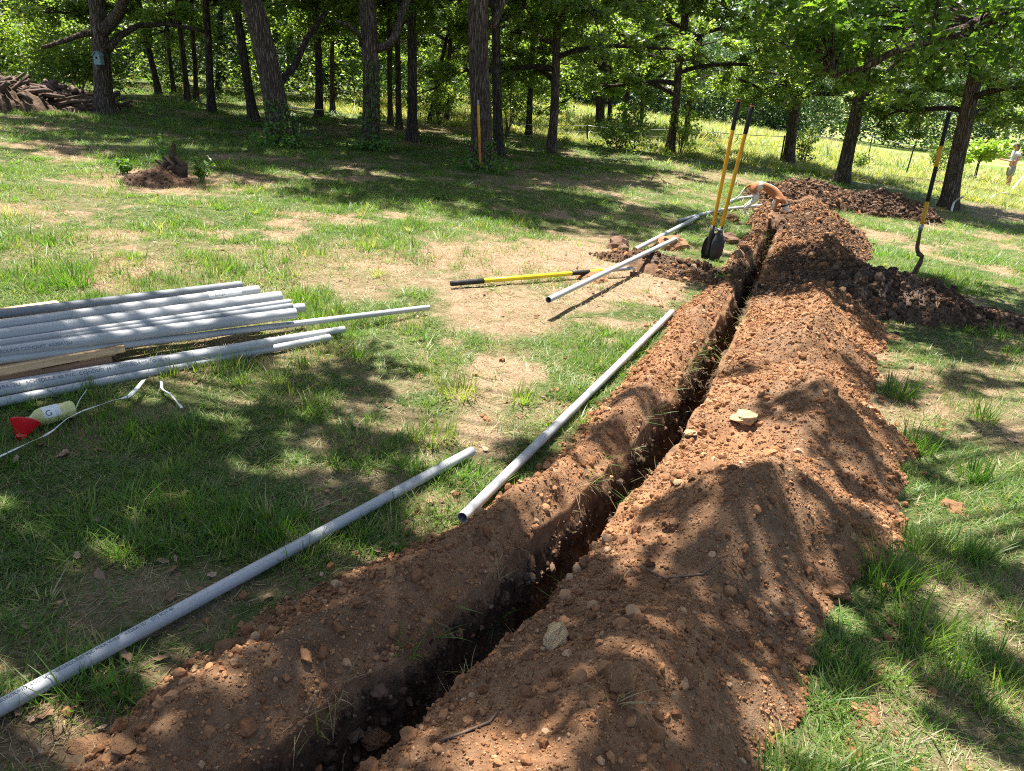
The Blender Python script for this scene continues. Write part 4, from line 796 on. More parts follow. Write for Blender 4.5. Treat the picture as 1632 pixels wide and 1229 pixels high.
def pipe(P0, P1, r, label, mat='pvc', text=None, a0=0.6, sag=0.0, group=None, along=0.1, flip=False, tsize=None, bell=False):
    P0 = Vector(P0); P1 = Vector(P1); root = empty('conduit_pipe', P0.lerp(P1, .5)-Vector((0, 0, r))); tag(root, label, 'pipe', group)
    n = 28; cs = [P0.lerp(P1, k/12)+Vector((0, 0, -sag*math.sin(math.pi*k/12))) for k in range(13)]
    mb = MB(); L = (P1-P0).length; rads = [r]*13
    mb.tube(cs, rads, n, False)
    ri = r*0.88; ax = (P1-P0).normalized(); m0 = len(mb.v)
    inner = MB(); inner.tube([P0, P1], ri, n, False)
    for end, (cpos, s) in enumerate(((P0, -1), (P1, 1))):
        up = Vector((0, 0, 1)); a = ax.cross(up).normalized(); u2 = a.cross(ax).normalized(); ring = []
        for rr in (r, ri):
            ring += [cpos+ax*(s*0.0003)+a*(math.cos(2*math.pi*k/n)*rr)+u2*(math.sin(2*math.pi*k/n)*rr) for k in range(n)]
        mb.add(ring, [(k, (k+1) % n, n+(k+1) % n, n+k) for k in range(n)])
    mb.build('pipe_wall', M[mat], root); inner.build('bore', M['pvcin'], root)
    if bell: MB().tube([P1-ax*bell, P1-ax*(bell-0.03), P1], [r*1.02, r*1.13, r*1.13], n, False).build('bell_end', M['pvc'], root)
    if text:
        ts = tsize or r*0.62; reps = max(1, int(L/(len(text)*ts*0.62)))
        wrap_text(text, ts, P0, P1, r, a0, along if not flip else L-0.1, root, flip=flip)
    return root
LONG_TXT = 'A52BA12U    (27) SCH 40 RIGID PVC CONDUIT    CONFORMS TO UL 651 ABOVEGROUND AND UNDERGROUND 90C MAX WIRE    A52BA12U    (27) SCH 40'
def gp(px, py, h): 
    p = at(px, py, h); return p
# long single pipe in the front
pa1 = gp(752, 719, 0.035); pa0 = gp(0, 1128, 0.035); pd = (pa0-pa1).normalized(); pa0 = pa1+pd*3.05
pipe(pa0, pa1, 0.0205, 'long grey conduit pipe alone in the near grass, running out of frame', text=LONG_TXT, a0=0.15, along=0.75, tsize=0.013)
pb0 = gp(737, 825, 0.05); pb1 = gp(1071, 497, 0.05); pipe(pb0, pb1, 0.0205, 'grey conduit pipe lying against the spoil bank beside the trench', text=None)
pc0 = gp(874, 478, 0.14); pc1 = gp(1076, 381, 0.16); pipe(pc0, pc1, 0.022, 'pipe propped up off the ground across the yellow handled tool')
pd0 = gp(1012, 398, 0.07); pd1 = gp(1112, 346, 0.05); pipe(pd0, pd1, 0.024, 'speckle shaded pipe on the lawn behind the propped one')
pe0 = gp(1082, 352, 0.04); pe1 = gp(1218, 327, 0.04)
def bentpipe(pts, r, label, mat='pvc'):
    mb = MB(); out = []
    for i in range(len(pts)-1):
        for k in range(5): out.append(pts[i].lerp(pts[i+1], k/5))
    out.append(pts[-1])
    for _ in range(3): out = [out[0]]+[(out[i-1]+out[i]*2+out[i+1])/4 for i in range(1, len(out)-1)]+[out[-1]]
    mb.tube(out, r, 16, True); return tag(mb.build('conduit_pipe', M[mat]), label, 'pipe')
bentpipe([pe0, gp(1110, 344, .05), gp(1145, 335, .05), gp(1178, 331, .04), pe1], 0.024, 'gently bowed pipe lying behind the post hole digger')
bentpipe([gp(1160, 323, .03), gp(1176, 316, .04), gp(1215, 312, .04)], 0.024, 'short pale pipe on the grass by the dog hind feet')
bentpipe([gp(1200, 313, .03), gp(1260, 298, .04), gp(1275, 296, .04)], 0.024, 'pale pipe lying on the lawn just past the dog')
bentpipe([gp(1577, 318, .04), gp(1587, 309, .05), gp(1606, 307, .05), gp(1624, 303, .05)], 0.03, 'white pipe with a kink lying in front of the person', 'strap')
bentpipe([gp(1612, 303, .05), onY(1634, 278, at(1612, 303).y), onY(1660, 250, at(1612, 303).y)], 0.035, 'white pipe slanting up beside the person', 'strap')
bentpipe([gp(1516, 338, .02), onY(1520, 322, at(1516, 338).y), onY(1535, 313, at(1516, 338).y-.3)], 0.02, 'pale bent stick leaning at the foot of the dark trunked oak', 'strap')
# stack of pipes on the pallet
def stackpipe(l, rgt, h, r, label, mat='pvc', text=None, a0=0.75, h2=None, **kw):
    B = gp(rgt[0], rgt[1], h if h2 is None else h2); A = gp(l[0], l[1], h); d = (A-B).normalized(); L = 3.05; A = B+d*L
    return pipe(A, B, r, label, mat, text, a0, **kw)
ST = 'pipes stacked on the pallet'
PHT = 0.135
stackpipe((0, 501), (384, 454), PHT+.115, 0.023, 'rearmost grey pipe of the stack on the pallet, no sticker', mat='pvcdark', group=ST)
p_lab = stackpipe((0, 519), (411, 462), PHT+.10, 0.027, 'stacked grey pipe with the white printed sticker near its end', text='(53) SCH 40 RIGID PVC CONDUIT  CONFORMS TO UL 651  ', a0=1.0, along=0.9, group=ST)
stackpipe((0, 536), (446, 473), PHT+.075, 0.034, 'fattest pale pipe in the middle of the stack', group=ST)
stackpipe((0, 547), (462, 481), PHT+.065, 0.017, 'thin upper pipe next to the fat one in the stack', group=ST)
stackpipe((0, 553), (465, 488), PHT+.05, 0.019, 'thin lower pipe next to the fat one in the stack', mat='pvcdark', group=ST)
stackpipe((0, 545), (484, 490), PHT-.005, 0.027, 'pipe whose end reaches farthest out of the stack', group=ST)
stackpipe((0, 562), (470, 499), PHT+.03, 0.030, 'speckled thick pipe at the front edge of the stack', text='SCHEDULE 40 CONFORMS TO UL 651 ABOVEGROUND AND UNDERGROUND CONDUIT  A52BA12U', a0=1.15, along=0.95, tsize=0.021, group=ST)
stackpipe((0, 574), (683, 490), PHT+.005, 0.018, 'longest thin pipe, poking far out past the stack onto the grass', text='A52BA12U  SCH 40 PVC  ', a0=1.0, along=1.9, h2=0.05, group=ST)
# front pair
stackpipe((0, 615), (548, 525), 0.045, 0.021, 'rear thin pipe of the bundle lying before the pallet', text=None, group='pipes before the pallet')
stackpipe((0, 622), (432, 546), 0.062, 0.028, 'printed pipe of the bundle before the pallet, with a dark belled end', mat='pvc', text='A52BA12U   SCHEDULE 40 PVC  CONDUIT (41)  CONFORMS TO UL 651', a0=0.75, along=1.75, tsize=0.024, group='pipes before the pallet', bell=0.0)
stackpipe((0, 641), (525, 538), 0.030, 0.021, 'nearest pipe of the bundle lying before the pallet', text=None, group='pipes before the pallet')
# paper sticker wrapped on the second pipe
def sticker():
    B = gp(411, 462, PHT+.10); A = gp(0, 519, PHT+.10); d = (B-A).normalized(); L = 3.05; P0 = B-d*L; r = 0.0276
    s0 = P0+d*(L-0.30); side = d.cross(Vector((0, 0, 1))).normalized(); up = side.cross(d).normalized(); mb = MB(); n = 10; vs = []; fs = []
    for k in range(n+1):
        th = -0.1+1.75*k/n
        for q in (0, 0.20): vs.append(s0+d*(q-0.02)+(up*math.cos(th)+side*math.sin(th))*r)
    for k in range(n): fs.append((2*k, 2*k+1, 2*k+3, 2*k+2))
    o = mb.add(vs, fs).build('sticker', M['paper'], p_lab)
    for row, (tx, sz) in enumerate((('PVC CONDUIT', 0.018), ('SCH 40  UL 651', 0.011), ('10 FT  GRAY', 0.011))): wrap_text(tx, sz, P0, B, r, 0.55+0.42*row, L-0.285, p_lab, offset=0.0012)
sticker()
# pallet under the stack
def pallet():
    c0 = gp(186, 608, 0.0); tip = gp(190, 551, 0.125); l0 = gp(0, 585, 0.125); d = (l0-tip); d.z = 0; d.normalize(); n = Vector((-d.y, d.x, 0)); n = n if n.y > 0 else -n
    z = float(gz0(tip.x, tip.y)); slope = (float(gz0(*(tip+d*1.0).to_2d()))-z); ax = Vector((d.x, d.y, slope)).normalized(); upv = ax.cross(n).normalized(); upv = upv if upv.z > 0 else -upv
    Rm = Matrix((ax, n, upv)).transposed(); root = empty('pallet', Vector((tip.x, tip.y, z))); tag(root, 'wooden pallet carrying the stack of grey pipes', 'pallet')
    def piece(name, a, b, h, sz, mat, bev=0.006):
        o = link(name, MB().box((0, 0, 0), sz, None, bev).mesh(name, smooth=False), M[mat], root); o.matrix_local = Matrix.Translation(ax*a+n*b+upv*h) @ Rm.to_4x4()
    for j in range(6): piece('deck_board', 0.58, 0.055+j*0.175, 0.105, (1.20, 0.115, 0.036), 'pallet', 0.003)
    for j in range(3):
        b_ = 0.07+j*0.42
        if j: piece('stringer', 0.61, b_, 0.045, (1.14, 0.05, 0.078), 'palletred')
    piece('stringer', 0.62, 0.045, 0.040, (1.17, 0.045, 0.066), 'palletred')
    for a in (0.10, 0.42, 0.90): piece('spacer_block', a, 0.055, 0.0825, (0.16, 0.07, 0.018), 'pallet', 0.002)
pallet()

# ------------------------------------------------------------------ bottle, red funnel, straps
def lathe(mb, prof, M4, n=28, close=True):
    vs = []
    for (r, z) in prof:
        for k in range(n): th = 2*math.pi*k/n; vs.append(M4 @ Vector((r*math.cos(th), r*math.sin(th), z)))
    fs = [(i*n+k, i*n+(k+1) % n, (i+1)*n+(k+1) % n, (i+1)*n+k) for i in range(len(prof)-1) for k in range(n)]
    if close: fs += [tuple(range(n-1, -1, -1)), tuple(range((len(prof)-1)*n, len(prof)*n))]
    return mb.add(vs, fs)
def frame(origin, zdir):
    q = Vector(zdir).to_track_quat('Z', 'Y'); return Matrix.Translation(origin) @ q.to_matrix().to_4x4()
def bottle():
    a = gp(52, 668, 0.042); b = gp(114, 652, 0.042); ax = (b-a).normalized(); L = 0.155; root = empty('bottle', a-Vector((0, 0, .042))); tag(root, 'clear bottle of yellow liquid with a white label lying on its side', 'bottle')
    F_ = frame(a, ax); R0 = 0.037
    lathe(MB(), [(0.013, -0.028), (0.013, -0.010), (0.020, 0.0), (0.033, 0.016), (R0, 0.028), (R0, 0.112), (R0*0.97, 0.118), (R0*0.97, 0.124), (R0, 0.130), (R0, 0.148), (R0*0.88, L)], F_).build('bottle_body', M['liquid'], root)
    side = ax.cross(Vector((0, 0, 1))).normalized(); up = side.cross(ax).normalized(); vs = []; fs = []; n = 14
    for k in range(n+1):
        th = -0.5+2.0*k/n
        for q in (0.034, 0.098): vs.append(a+ax*q+(up*math.cos(th)+side*math.sin(th))*(R0+.0006))
    for k in range(n): fs.append((2*k, 2*k+1, 2*k+3, 2*k+2))
    lb = MB().add(vs, fs).build('paper_label', M['paper'], root)
    wrap_text('G', 0.034, a, a+ax*L, R0+.0006, 0.95, 0.040, root, 'lettering', 'ink')
    lathe(MB(), [(0.015, -0.030), (0.0155, -0.012)], F_, 20).build('neck_ring', M['clear'], root)
bottle()
def funnel():
    c = gp(40, 684, 0.035); root = empty('red_funnel', c-Vector((0, 0, .03))); tag(root, 'bright red plastic cone cup lying in the grass by the bottle', 'funnel')
    ax = Vector((0.08, -0.72, -0.66)).normalized(); F_ = frame(c+Vector((0, .01, .028)), ax)
    lathe(MB(), [(0.053, 0.0), (0.0545, 0.003), (0.050, 0.006), (0.021, 0.060), (0.0195, 0.060), (0.048, 0.006), (0.051, 0.001)], F_, 36, False).build('cone', M['red'], root)
    lathe(MB(), [(0.021, 0.060), (0.021, 0.072), (0.017, 0.074), (0.017, 0.055)], F_, 30, False).build('spout', M['red'], root)
funnel()
def strip_thing(name, pts, w, label, cat, twist=0.5, mat='strap'):
    out = []
    for i in range(len(pts)-1):
        for k in range(6): out.append(pts[i].lerp(pts[i+1], k/6))
    out.append(pts[-1])
    for _ in range(2): out = [out[0]]+[(out[i-1]+out[i]*2+out[i+1])/4 for i in range(1, len(out)-1)]+[out[-1]]
    vs = []; fs = []; m = len(out); th = 0.0012
    for i, p in enumerate(out):
        t = (out[min(i+1, m-1)]-out[max(i-1, 0)]).normalized(); s = t.cross(Vector((0, 0, 1))).normalized(); u = s.cross(t); ww = w[0]+(w[1]-w[0])*i/(m-1) if hasattr(w, '__len__') else w
        a = twist*(0.35+0.9*mnoise.noise(Vector((i*0.11, w[0]*900 if hasattr(w, '__len__') else w*900, 0)))); q = s*math.cos(a)+u*math.sin(a); nn = t.cross(q)
        vs += [p-q*ww/2, p+q*ww/2, p+q*ww/2+nn*th, p-q*ww/2+nn*th]
    for i in range(m-1):
        for k in range(4): fs.append((4*i+k, 4*i+(k+1) % 4, 4*i+4+(k+1) % 4, 4*i+4+k))
    fs += [(0, 1, 2, 3), (4*m-1, 4*m-2, 4*m-3, 4*m-4)]
    return tag(MB().add(vs, fs).build(name, M[mat]), label, cat)
strip_thing('plastic_strap', [gp(-60, 755, .03), gp(0, 727, .03), gp(40, 708, .04), gp(70, 695, .035), gp(84, 686, .04), gp(105, 668, .05), gp(130, 655, .05), gp(160, 645, .05), gp(185, 637, .06), gp(205, 632, .06), gp(217, 620, .06), gp(229, 605, .07)], (0.016, 0.022), 'long white plastic strap trailing past the bottle through the grass', 'strap', 0.7)
strip_thing('plastic_strap', [gp(257, 607, .05), gp(258, 620, .03), gp(272, 628, .03), gp(282, 640, .03), gp(290, 650, .02)], 0.012, 'short curled scrap of white strapping near the printed pipes', 'strap', 1.1)
strip_thing('plastic_strap', [gp(120, 653, .03), gp(126, 638, .06), gp(138, 621, .10)], 0.005, 'thin pale strap sliver sticking up beside the bottle', 'strap', 0.2)

# ------------------------------------------------------------------ hand tools
def tube_part(root, name, pts, r, mat, n=16, **kw): return MB().tube(pts, r, n, **kw).build(name, M[mat], root)
def seg(a, b, f0, f1, n=4): return [a.lerp(b, f0+(f1-f0)*k/n) for k in range(n+1)]
def digger():
    g = at(1131, 412); Y = g.y; root = empty('post_hole_digger', g); tag(root, 'upright post hole digger with twin yellow handles and black grips', 'digging tool')
    for (bx, by, tx, ty, dy) in ((1136, 362, 1178, 157, 0.0), (1149, 364, 1200, 165, -0.03)):
        a = onY(bx, by, Y+dy); b = onY(tx, ty, Y+dy+0.06)
        tube_part(root, 'handle', seg(a, b, -0.06, 0.97), 0.019, 'yellow')
        gr = tube_part(root, 'grip', seg(a, b, 0.765, 0.975), [0.0215]*5, 'rubber'); tube_part(gr, 'grip_band', seg(a, b, 0.975, 0.985, 1), 0.022, 'orange'); tube_part(gr, 'grip_cap', seg(a, b, 0.985, 1.0, 2), [0.0218, 0.021, 0.015], 'rubber')
        tube_part(root, 'socket', seg(a, b, -0.24, 0.015), [0.028, 0.027, 0.026, 0.025, 0.023], 'steel')
    # two clamshell blades: curved shells facing each other
    for sgn, (cx, cy, ex, ey, dy) in ((-1, (1137, 371, 1124, 412, 0.02)), (1, (1148, 371, 1138, 416, -0.07))):
        top = onY(cx, cy, Y+dy); bot = onY(ex, ey, Y+dy); vs = []; fs = []; nr, nc = 9, 11; ax = (bot-top); L = ax.length; ax.normalize(); s = Vector((1, 0, 0)); s = (s-ax*s.dot(ax)).normalized(); nn = ax.cross(s)
        face = (s*(0.35*sgn)+nn*(1.0 if nn.y*(-1 if sgn > 0 else 1) > 0 else -1.0)).normalized(); sd = ax.cross(face).normalized()
        for layer in (0, 1):
            for i in range(nr):
                f = i/(nr-1); w = 0.034+0.044*sstep(0.0, 0.35, f)-0.026*sstep(0.7, 1.0, f); cy_ = top+ax*L*f*1.0
                for k in range(nc):
                    th = (k/(nc-1)-0.5)*2.3; rr = w+(0.004 if layer else 0); vs.append(cy_+sd*(math.sin(th)*rr*1.05)+face*(math.cos(th)*rr*0.75-0.02)+ax*(0.035*(math.cos(th)) if i == nr-1 else 0))
        o = nr*nc
        for i in range(nr-1):
            for k in range(nc-1): q = i*nc+k; fs.append((q, q+1, q+nc+1, q+nc)); fs.append((o+q, o+q+nc, o+q+nc+1, o+q+1))
            fs.append((i*nc, i*nc+nc, o+i*nc+nc, o+i*nc)); fs.append((i*nc+nc-1, o+i*nc+nc-1, o+i*nc+2*nc-1, i*nc+2*nc-1))
        for k in range(nc-1): q = (nr-1)*nc+k; fs.append((q, q+1, o+q+1, o+q)); fs.append((k, o+k, o+k+1, k+1))
        MB().add(vs, fs).build('blade', M['steel'], root)
    pv = onY(1143, 366, Y-0.03); MB().tube([pv+Vector((-.05, .03, 0)), pv+Vector((.05, -.03, 0))], 0.012, 12).build('pivot_bolt', M['galv'], root)
digger()
def bar():
    g = at(1456, 440); Y = g.y; root = empty('digging_bar', g); tag(root, 'long black and yellow handled digging bar stuck upright in the lawn', 'digging tool')
    P = lambda x, y: onY(x, y, Y+(440-y)*0.0006)
    top, bot = P(1513, 181), P(1469, 358)
    f = lambda y: (y-181)/(358-181)
    tube_part(root, 'grip', seg(top, bot, 0.0, f(231)), 0.021, 'rubber'); tube_part(root, 'handle', seg(top, bot, f(231), f(266)), 0.0205, 'yellow'); tube_part(root, 'handle_sleeve', seg(top, bot, f(264), f(320)), 0.0215, 'rubber')
    tube_part(root, 'handle', seg(top, bot, f(320), f(359)), 0.0205, 'yellow'); tube_part(root, 'end_cap', [top+(top-bot).normalized()*0.012, top, ], [0.012, 0.021], 'steel'); tube_part(root, 'collar', [P(1469, 358), P(1467, 367)], 0.024, 'galv')
    pts = [P(1467, 366), P(1465, 378), P(1462, 394), P(1463, 402), P(1470, 408), P(1467, 418), P(1460, 430), P(1454, 444)]
    tube_part(root, 'blade', pts, [0.017, 0.017, 0.021, 0.022, 0.020, 0.025, 0.027, 0.022], 'muddy', 12, jitter=0.25)
    MB().box(P(1466, 407), (0.07, 0.03, 0.035), Matrix.Rotation(0.3, 3, 'Y'), 0.008).build('mud_lump', M['muddy'], root)
bar()
def hoe():
    a = gp(719, 452, 0.045); b = gp(966, 431, 0.06); c = gp(1003, 428, 0.07); root = empty('trenching_hoe', gp(860, 445, 0)); tag(root, 'yellow handled trenching hoe lying on the bare ground under the propped pipe', 'digging tool')
    f = 1.0; tube_part(root, 'grip', seg(a, b, 0.0, 0.185), 0.021, 'rubber'); tube_part(root, 'handle', seg(a, b, 0.185, 0.985), 0.0185, 'lemon'); tube_part(root, 'handle_sleeve', seg(a, b, 0.75, 0.875), 0.0205, 'rubber')
    tube_part(root, 'ferrule', [a.lerp(b, 0.975), c], [0.019, 0.017], 'galv')
    d = (c-a).normalized(); cur = [c, c+d*0.03+Vector((0, 0, .006)), c+d*0.055+Vector((0, 0, -.01)), c+d*0.065+Vector((0, 0, -.045))]; tube_part(root, 'neck', cur, [0.014, 0.012, 0.012, 0.011], 'galv', 12)
    h = cur[-1]; ax = Vector((0.05, -0.25, -1)).normalized(); s = Vector((1, 0.2, 0)).normalized(); MB().box(h+Vector((0, -.01, -.045)), (0.085, 0.006, 0.13), Matrix.Rotation(0.25, 3, 'X'), 0.002).build('blade', M['muddy'], root)
hoe()
def yellow_pole():
    g = at(764, 268); Y = b4.y-r4*1.6-0.06; root = empty('pole', onY(765, 268, Y)); tag(root, 'thin yellow pole with a worn orange foot leaning on the stout oak', 'pole'); f = onY(765.5, 266, Y); t = onY(762, 163, Y+0.05)
    tube_part(root, 'shaft', seg(f, t, 0.38, 0.96), 0.021, 'yellow', 12); tube_part(root, 'foot', seg(f, t, 0.0, 0.382), 0.020, 'orange', 12); tube_part(root, 'tip', seg(f, t, 0.96, 1.03), 0.016, 'galv', 12)
yellow_pole()
# ------------------------------------------------------------------ birdhouse, stump, log pile, string, stake, sticks, rocks
def birdhouse():
    c = onY(157, 94, b1.y-r1-0.10); root = empty('birdhouse', c-Vector((0, 0, .13))); tag(root, 'small pale blue birdhouse fixed to the forking oak', 'birdhouse'); w = 0.06; vs = []; fs = []
    prof = [(-w, -.10), (w, -.10), (w, .05), (0, .115), (-w, .05)]
    for dy in (-.07, .07): vs += [c+Vector((x, dy, z)) for x, z in prof]
    fs = [(0, 1, 2, 3, 4), (9, 8, 7, 6, 5)]+[(i, (i+1) % 5, 5+(i+1) % 5, 5+i) for i in range(5)]
    MB().add(vs, [f[::-1] for f in fs]).build('body', M['birdblue'], root, False)
    for sg in (-1, 1): MB().box(c+Vector((sg*0.040, -.005, .094)), (0.105, 0.18, 0.012), Matrix.Rotation(sg*0.82, 3, 'Y')).build('roof_panel', M['birdblue'], root, False)
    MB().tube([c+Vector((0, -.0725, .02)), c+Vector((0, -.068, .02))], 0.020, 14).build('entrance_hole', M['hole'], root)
birdhouse()
def stump():
    g = at(262, 292); root = empty('tree_stump', g); tag(root, 'rotten dark splintered stump remnant sticking out of a small dirt mound', 'stump')
    rg = np.random.default_rng(71)
    for k in range(16):
        a = rg.uniform(0, 6.28); r = rg.uniform(.02, .16); b = g+Vector((0.06+r*math.cos(a)*1.1, 0.10+r*math.sin(a), 0.06)); hgt = rg.uniform(.10, .24) if k else 0.36
        MB().tube([b, b+Vector((rg.normal(0, .03), rg.normal(0, .02), hgt*.6)), b+Vector((rg.normal(0, .05), rg.normal(0, .02), hgt))], [0.05*rg.uniform(.6, 1.2), 0.036, 0.018], 7, True, 1.3, k).build('splinter', M['stump'], root, False)
stump()
def log_pile():
    # a long heap of limbs and stacked rubble running out of the picture
    A = at(150, 178); B = at(-120, 175); root = empty('log_pile', A.lerp(B, .5)); tag(root, 'long pile of dark weathered logs and branches beyond the lawn', 'log pile'); rg = np.random.default_rng(72); L = (B-A).length; d = (B-A).normalized()
    k = 0
    for i in range(280):
        f = rg.random()**0.8; hmax = 0.08+0.46*min(1, f/0.62)**0.9; h = rg.random()**0.7*hmax; c = A+d*(L*f)+Vector((rg.normal(0, .15), rg.uniform(-0.1, 1.3)-0.0, 0)); c.z = float(gz0(c.x, c.y))+h*(1-0.25*abs(rg.normal(0, .4)))+0.04
        a = rg.normal(0.1, 1.0); ln = rg.uniform(.15, .75); r = rg.uniform(.015, .065); dv = Vector((math.cos(a), math.sin(a)*0.6, rg.normal(0.0, .38)))*ln*0.5; mid = Vector((0, 0, rg.normal(0, .04)))
        MB().tube([c-dv, c+mid, c+dv], [r, r*0.95, r*0.75], 8, True, 0.3, i).build('log', M['log'], root)
log_pile()
def pile_base():
    A = at(150, 180); B = at(-120, 177); d = (B-A); L = d.length; n, m = 60, 30; vs = []
    U = np.linspace(-0.02, 1.05, n); V_ = np.linspace(-0.35, 2.0, m); UU, VV = np.meshgrid(U, V_, indexing='ij'); gx = A.x+d.x*UU; gy = A.y+d.y*UU+VV; h = (0.06+0.40*np.clip(UU/0.6, 0, 1)**0.9)*np.clip(np.sin(np.clip((VV+0.3)/2.2, 0, 1)*math.pi), 0, 1)**0.7+0.15*fbm(gx, gy, .3, 3, 731); h = np.where((VV < -.3) | (VV > 1.95) | (UU < 0), -.1, h)
    me = np_mesh('rubble_bank', np.stack([gx, gy, gz0(gx, gy)+h], -1).reshape(-1, 3), grid_quads(n, m)); fattr(me, 'dark', np.full(n*m, 1.0)); fattr(me, 'grey', np.full(n*m, .15)); tag(link('soil_heap', me, M['soil']), 'dark earth bank under the long log pile', 'soil heap')
pile_base()
def string_line():
    a = onY(462, 170, at(462, 205).y); b = onY(517, 175, at(517, 190).y); tag(MB().tube([a+(b-a)*k/8+Vector((0, 0, -.02*math.sin(math.pi*k/8))) for k in range(9)], 0.010, 8).build('cord', M['strap']), 'white cord stretched low between trunks of the wood', 'cord')
    g = at(475, 216); tag(MB().tube([g+Vector((0, 0, -.1)), onY(478, 196, g.y)], [0.018, 0.014], 8).build('wooden_stake', M['pallet']), 'short pale wooden stake at the foot of the leaning oak', 'stake')
string_line()
def sticks():
    for pts, label in ((((1038, 285), (1045, 275), (1060, 290), (1090, 300)), 'dark forked dead stick on the lawn before the far fence'),):
        mb = MB(); w = [gp(x, y, .03) for x, y in pts]; mb.tube(w, [.012, .014, .012, .006], 7); mb.tube([w[1], onY(1050, 264, w[1].y)], [.008, .003], 6); o = mb.build('dead_stick', M['twig']); tag(o, label, 'stick'); o['kind'] = 'thing'
    for pts, label in ((((700, 1185), (740, 1170), (780, 1155), (800, 1130)), 'long curved pale root lying on the near spoil bank'), (((1020, 905), (1060, 925), (1120, 918), (1150, 895)), 'brown root half buried across the spoil bank'), (((1325, 790), (1328, 815)), 'short pale stick standing in the spoil slope')):
        w = []
        for x, y in pts:
            p = spoil_hit(x, y); w.append(p+Vector((0, 0, .006)))
        tag(MB().tube(w, [.0035]*(len(w)-1)+[.0015], 6).build('root', M['twig']), label, 'root')
def spoil_hit(px, py, h0=0.0):
    d = ray(px, py); t = np.arange(0.6, 22, 0.004); x = d.x*t; y = d.y*t; z = CAMH+d.z*t; s_, t_ = st_of(x, y); hh = spoil_h(s_, t_, False)[0]; inside = (np.abs(t_) < 1.5) & (s_ > 0.2) & (s_ < SLEN); gzv = gz0(x, y)+np.where(inside, np.maximum(hh, -.55), 0)
    i = int(np.argmax(z < gzv+h0)); return Vector((x[i], y[i], gzv[i]))
sticks()
def rocks():
    L = [(885, 1021, .036, 'pale_stone', 'pale cream creviced rock, palest on the near spoil bank'), (990, 1086, .036, 'ochre_stone', 'angular ochre rock below the cream rock'), (944, 1117, .016, 'brown_stone', 'dull brown stone beside the angular ochre rock'), (1186, 672, .055, 'pale_stone', 'squarish tan rock high on the sunlit spoil slope'), (1100, 694, .028, 'pale_stone', 'flat pale chip above the trench edge'),
         (1080, 772, .020, 'pale_stone', 'small flat grey chip near the trench edge'), (1105, 762, .020, 'ochre_stone', 'small tan stone below the squarish rock'), (1070, 840, .026, 'brown_stone', 'smooth dull brown stone sunk in the spoil'), (930, 900, .022, 'brown_stone', 'round dark stone by the trench lip'), (845, 1050, .018, 'brown_stone', 'small rounded stone near the cream rock'),
         (365, 1040, .035, 'brown_stone', 'brown rounded clod on the lawn edge of the near bank'), (150, 1200, .045, 'ochre_stone', 'orange clod at the near toe of the bank'), (200, 1195, .030, 'ochre_stone', 'second orange clod beside the toe of the bank'), (595, 1195, .040, 'ochre_stone', 'big tan clod on the near lip of the trench'), (575, 1225, .04, 'brown_stone', 'brown clod at the very bottom edge'),
         (1420, 545, .055, 'ochre_stone', 'tan rock at the far toe of the spoil bank'), (1130, 750, .034, 'ochre_stone', 'reddish crumbling clod on the spoil'), (1230, 800, .018, 'brown_stone', 'brown stone in the sunlit patch of spoil'), (1330, 945, .045, 'ochre_stone', 'flat red clod at the foot of the spoil slope'), (1470, 925, .035, 'ochre_stone', 'orange clod in the grass past the spoil toe'), (1515, 818, .06, 'ochre_stone', 'crumbled orange dirt clod in the far grass'),
         (1375, 1145, .045, 'ochre_stone', 'red clod in the near grass'), (1408, 1080, .028, 'brown_stone', 'small brown stone in the grass'), (1095, 1085, .028, 'brown_stone', 'oval brown stone on the near slope'), (1280, 1060, .03, 'ochre_stone', 'orange clod low on the near slope'), (1507, 512, .075, 'grey_stone', 'large pinkish grey rock by the dark topsoil heap'), (945, 452, .10, 'brown_stone', 'long brown slab of sod under the propped pipe'), (1072, 400, .16, 'brown_stone', 'big reddish clod under the raised end of the propped pipe'), (985, 402, .13, 'grey_stone', 'dark clod behind the propped pipe'), (1160, 355, .12, 'brown_stone', 'blocky brown clod beside the post hole digger'), (1160, 390, .13, 'grey_stone', 'dark clod heaped against the digger blades')]
    for i, (px, py, r, mt, lab) in enumerate(L):
        p = spoil_hit(px, py); me = clod_mesh('rock', 40+i, 0.72, 3); me.materials.append(M[mt]); o = bpy.data.objects.new('rock' if mt in ('pale_stone', 'grey_stone') else 'clod', me); COL.objects.link(o); o.location = p+Vector((0, 0, r*0.35)); q = RNG.uniform(.8, 1.25, 3); o.scale = (r*q[0], r*q[1], r*q[2]*(0.85)); o.rotation_euler = (RNG.normal(0, .2), RNG.normal(0, .2), RNG.uniform(0, 6.28)); tag(o, lab, 'rock' if mt in ('pale_stone', 'grey_stone') else 'clod')
rocks()
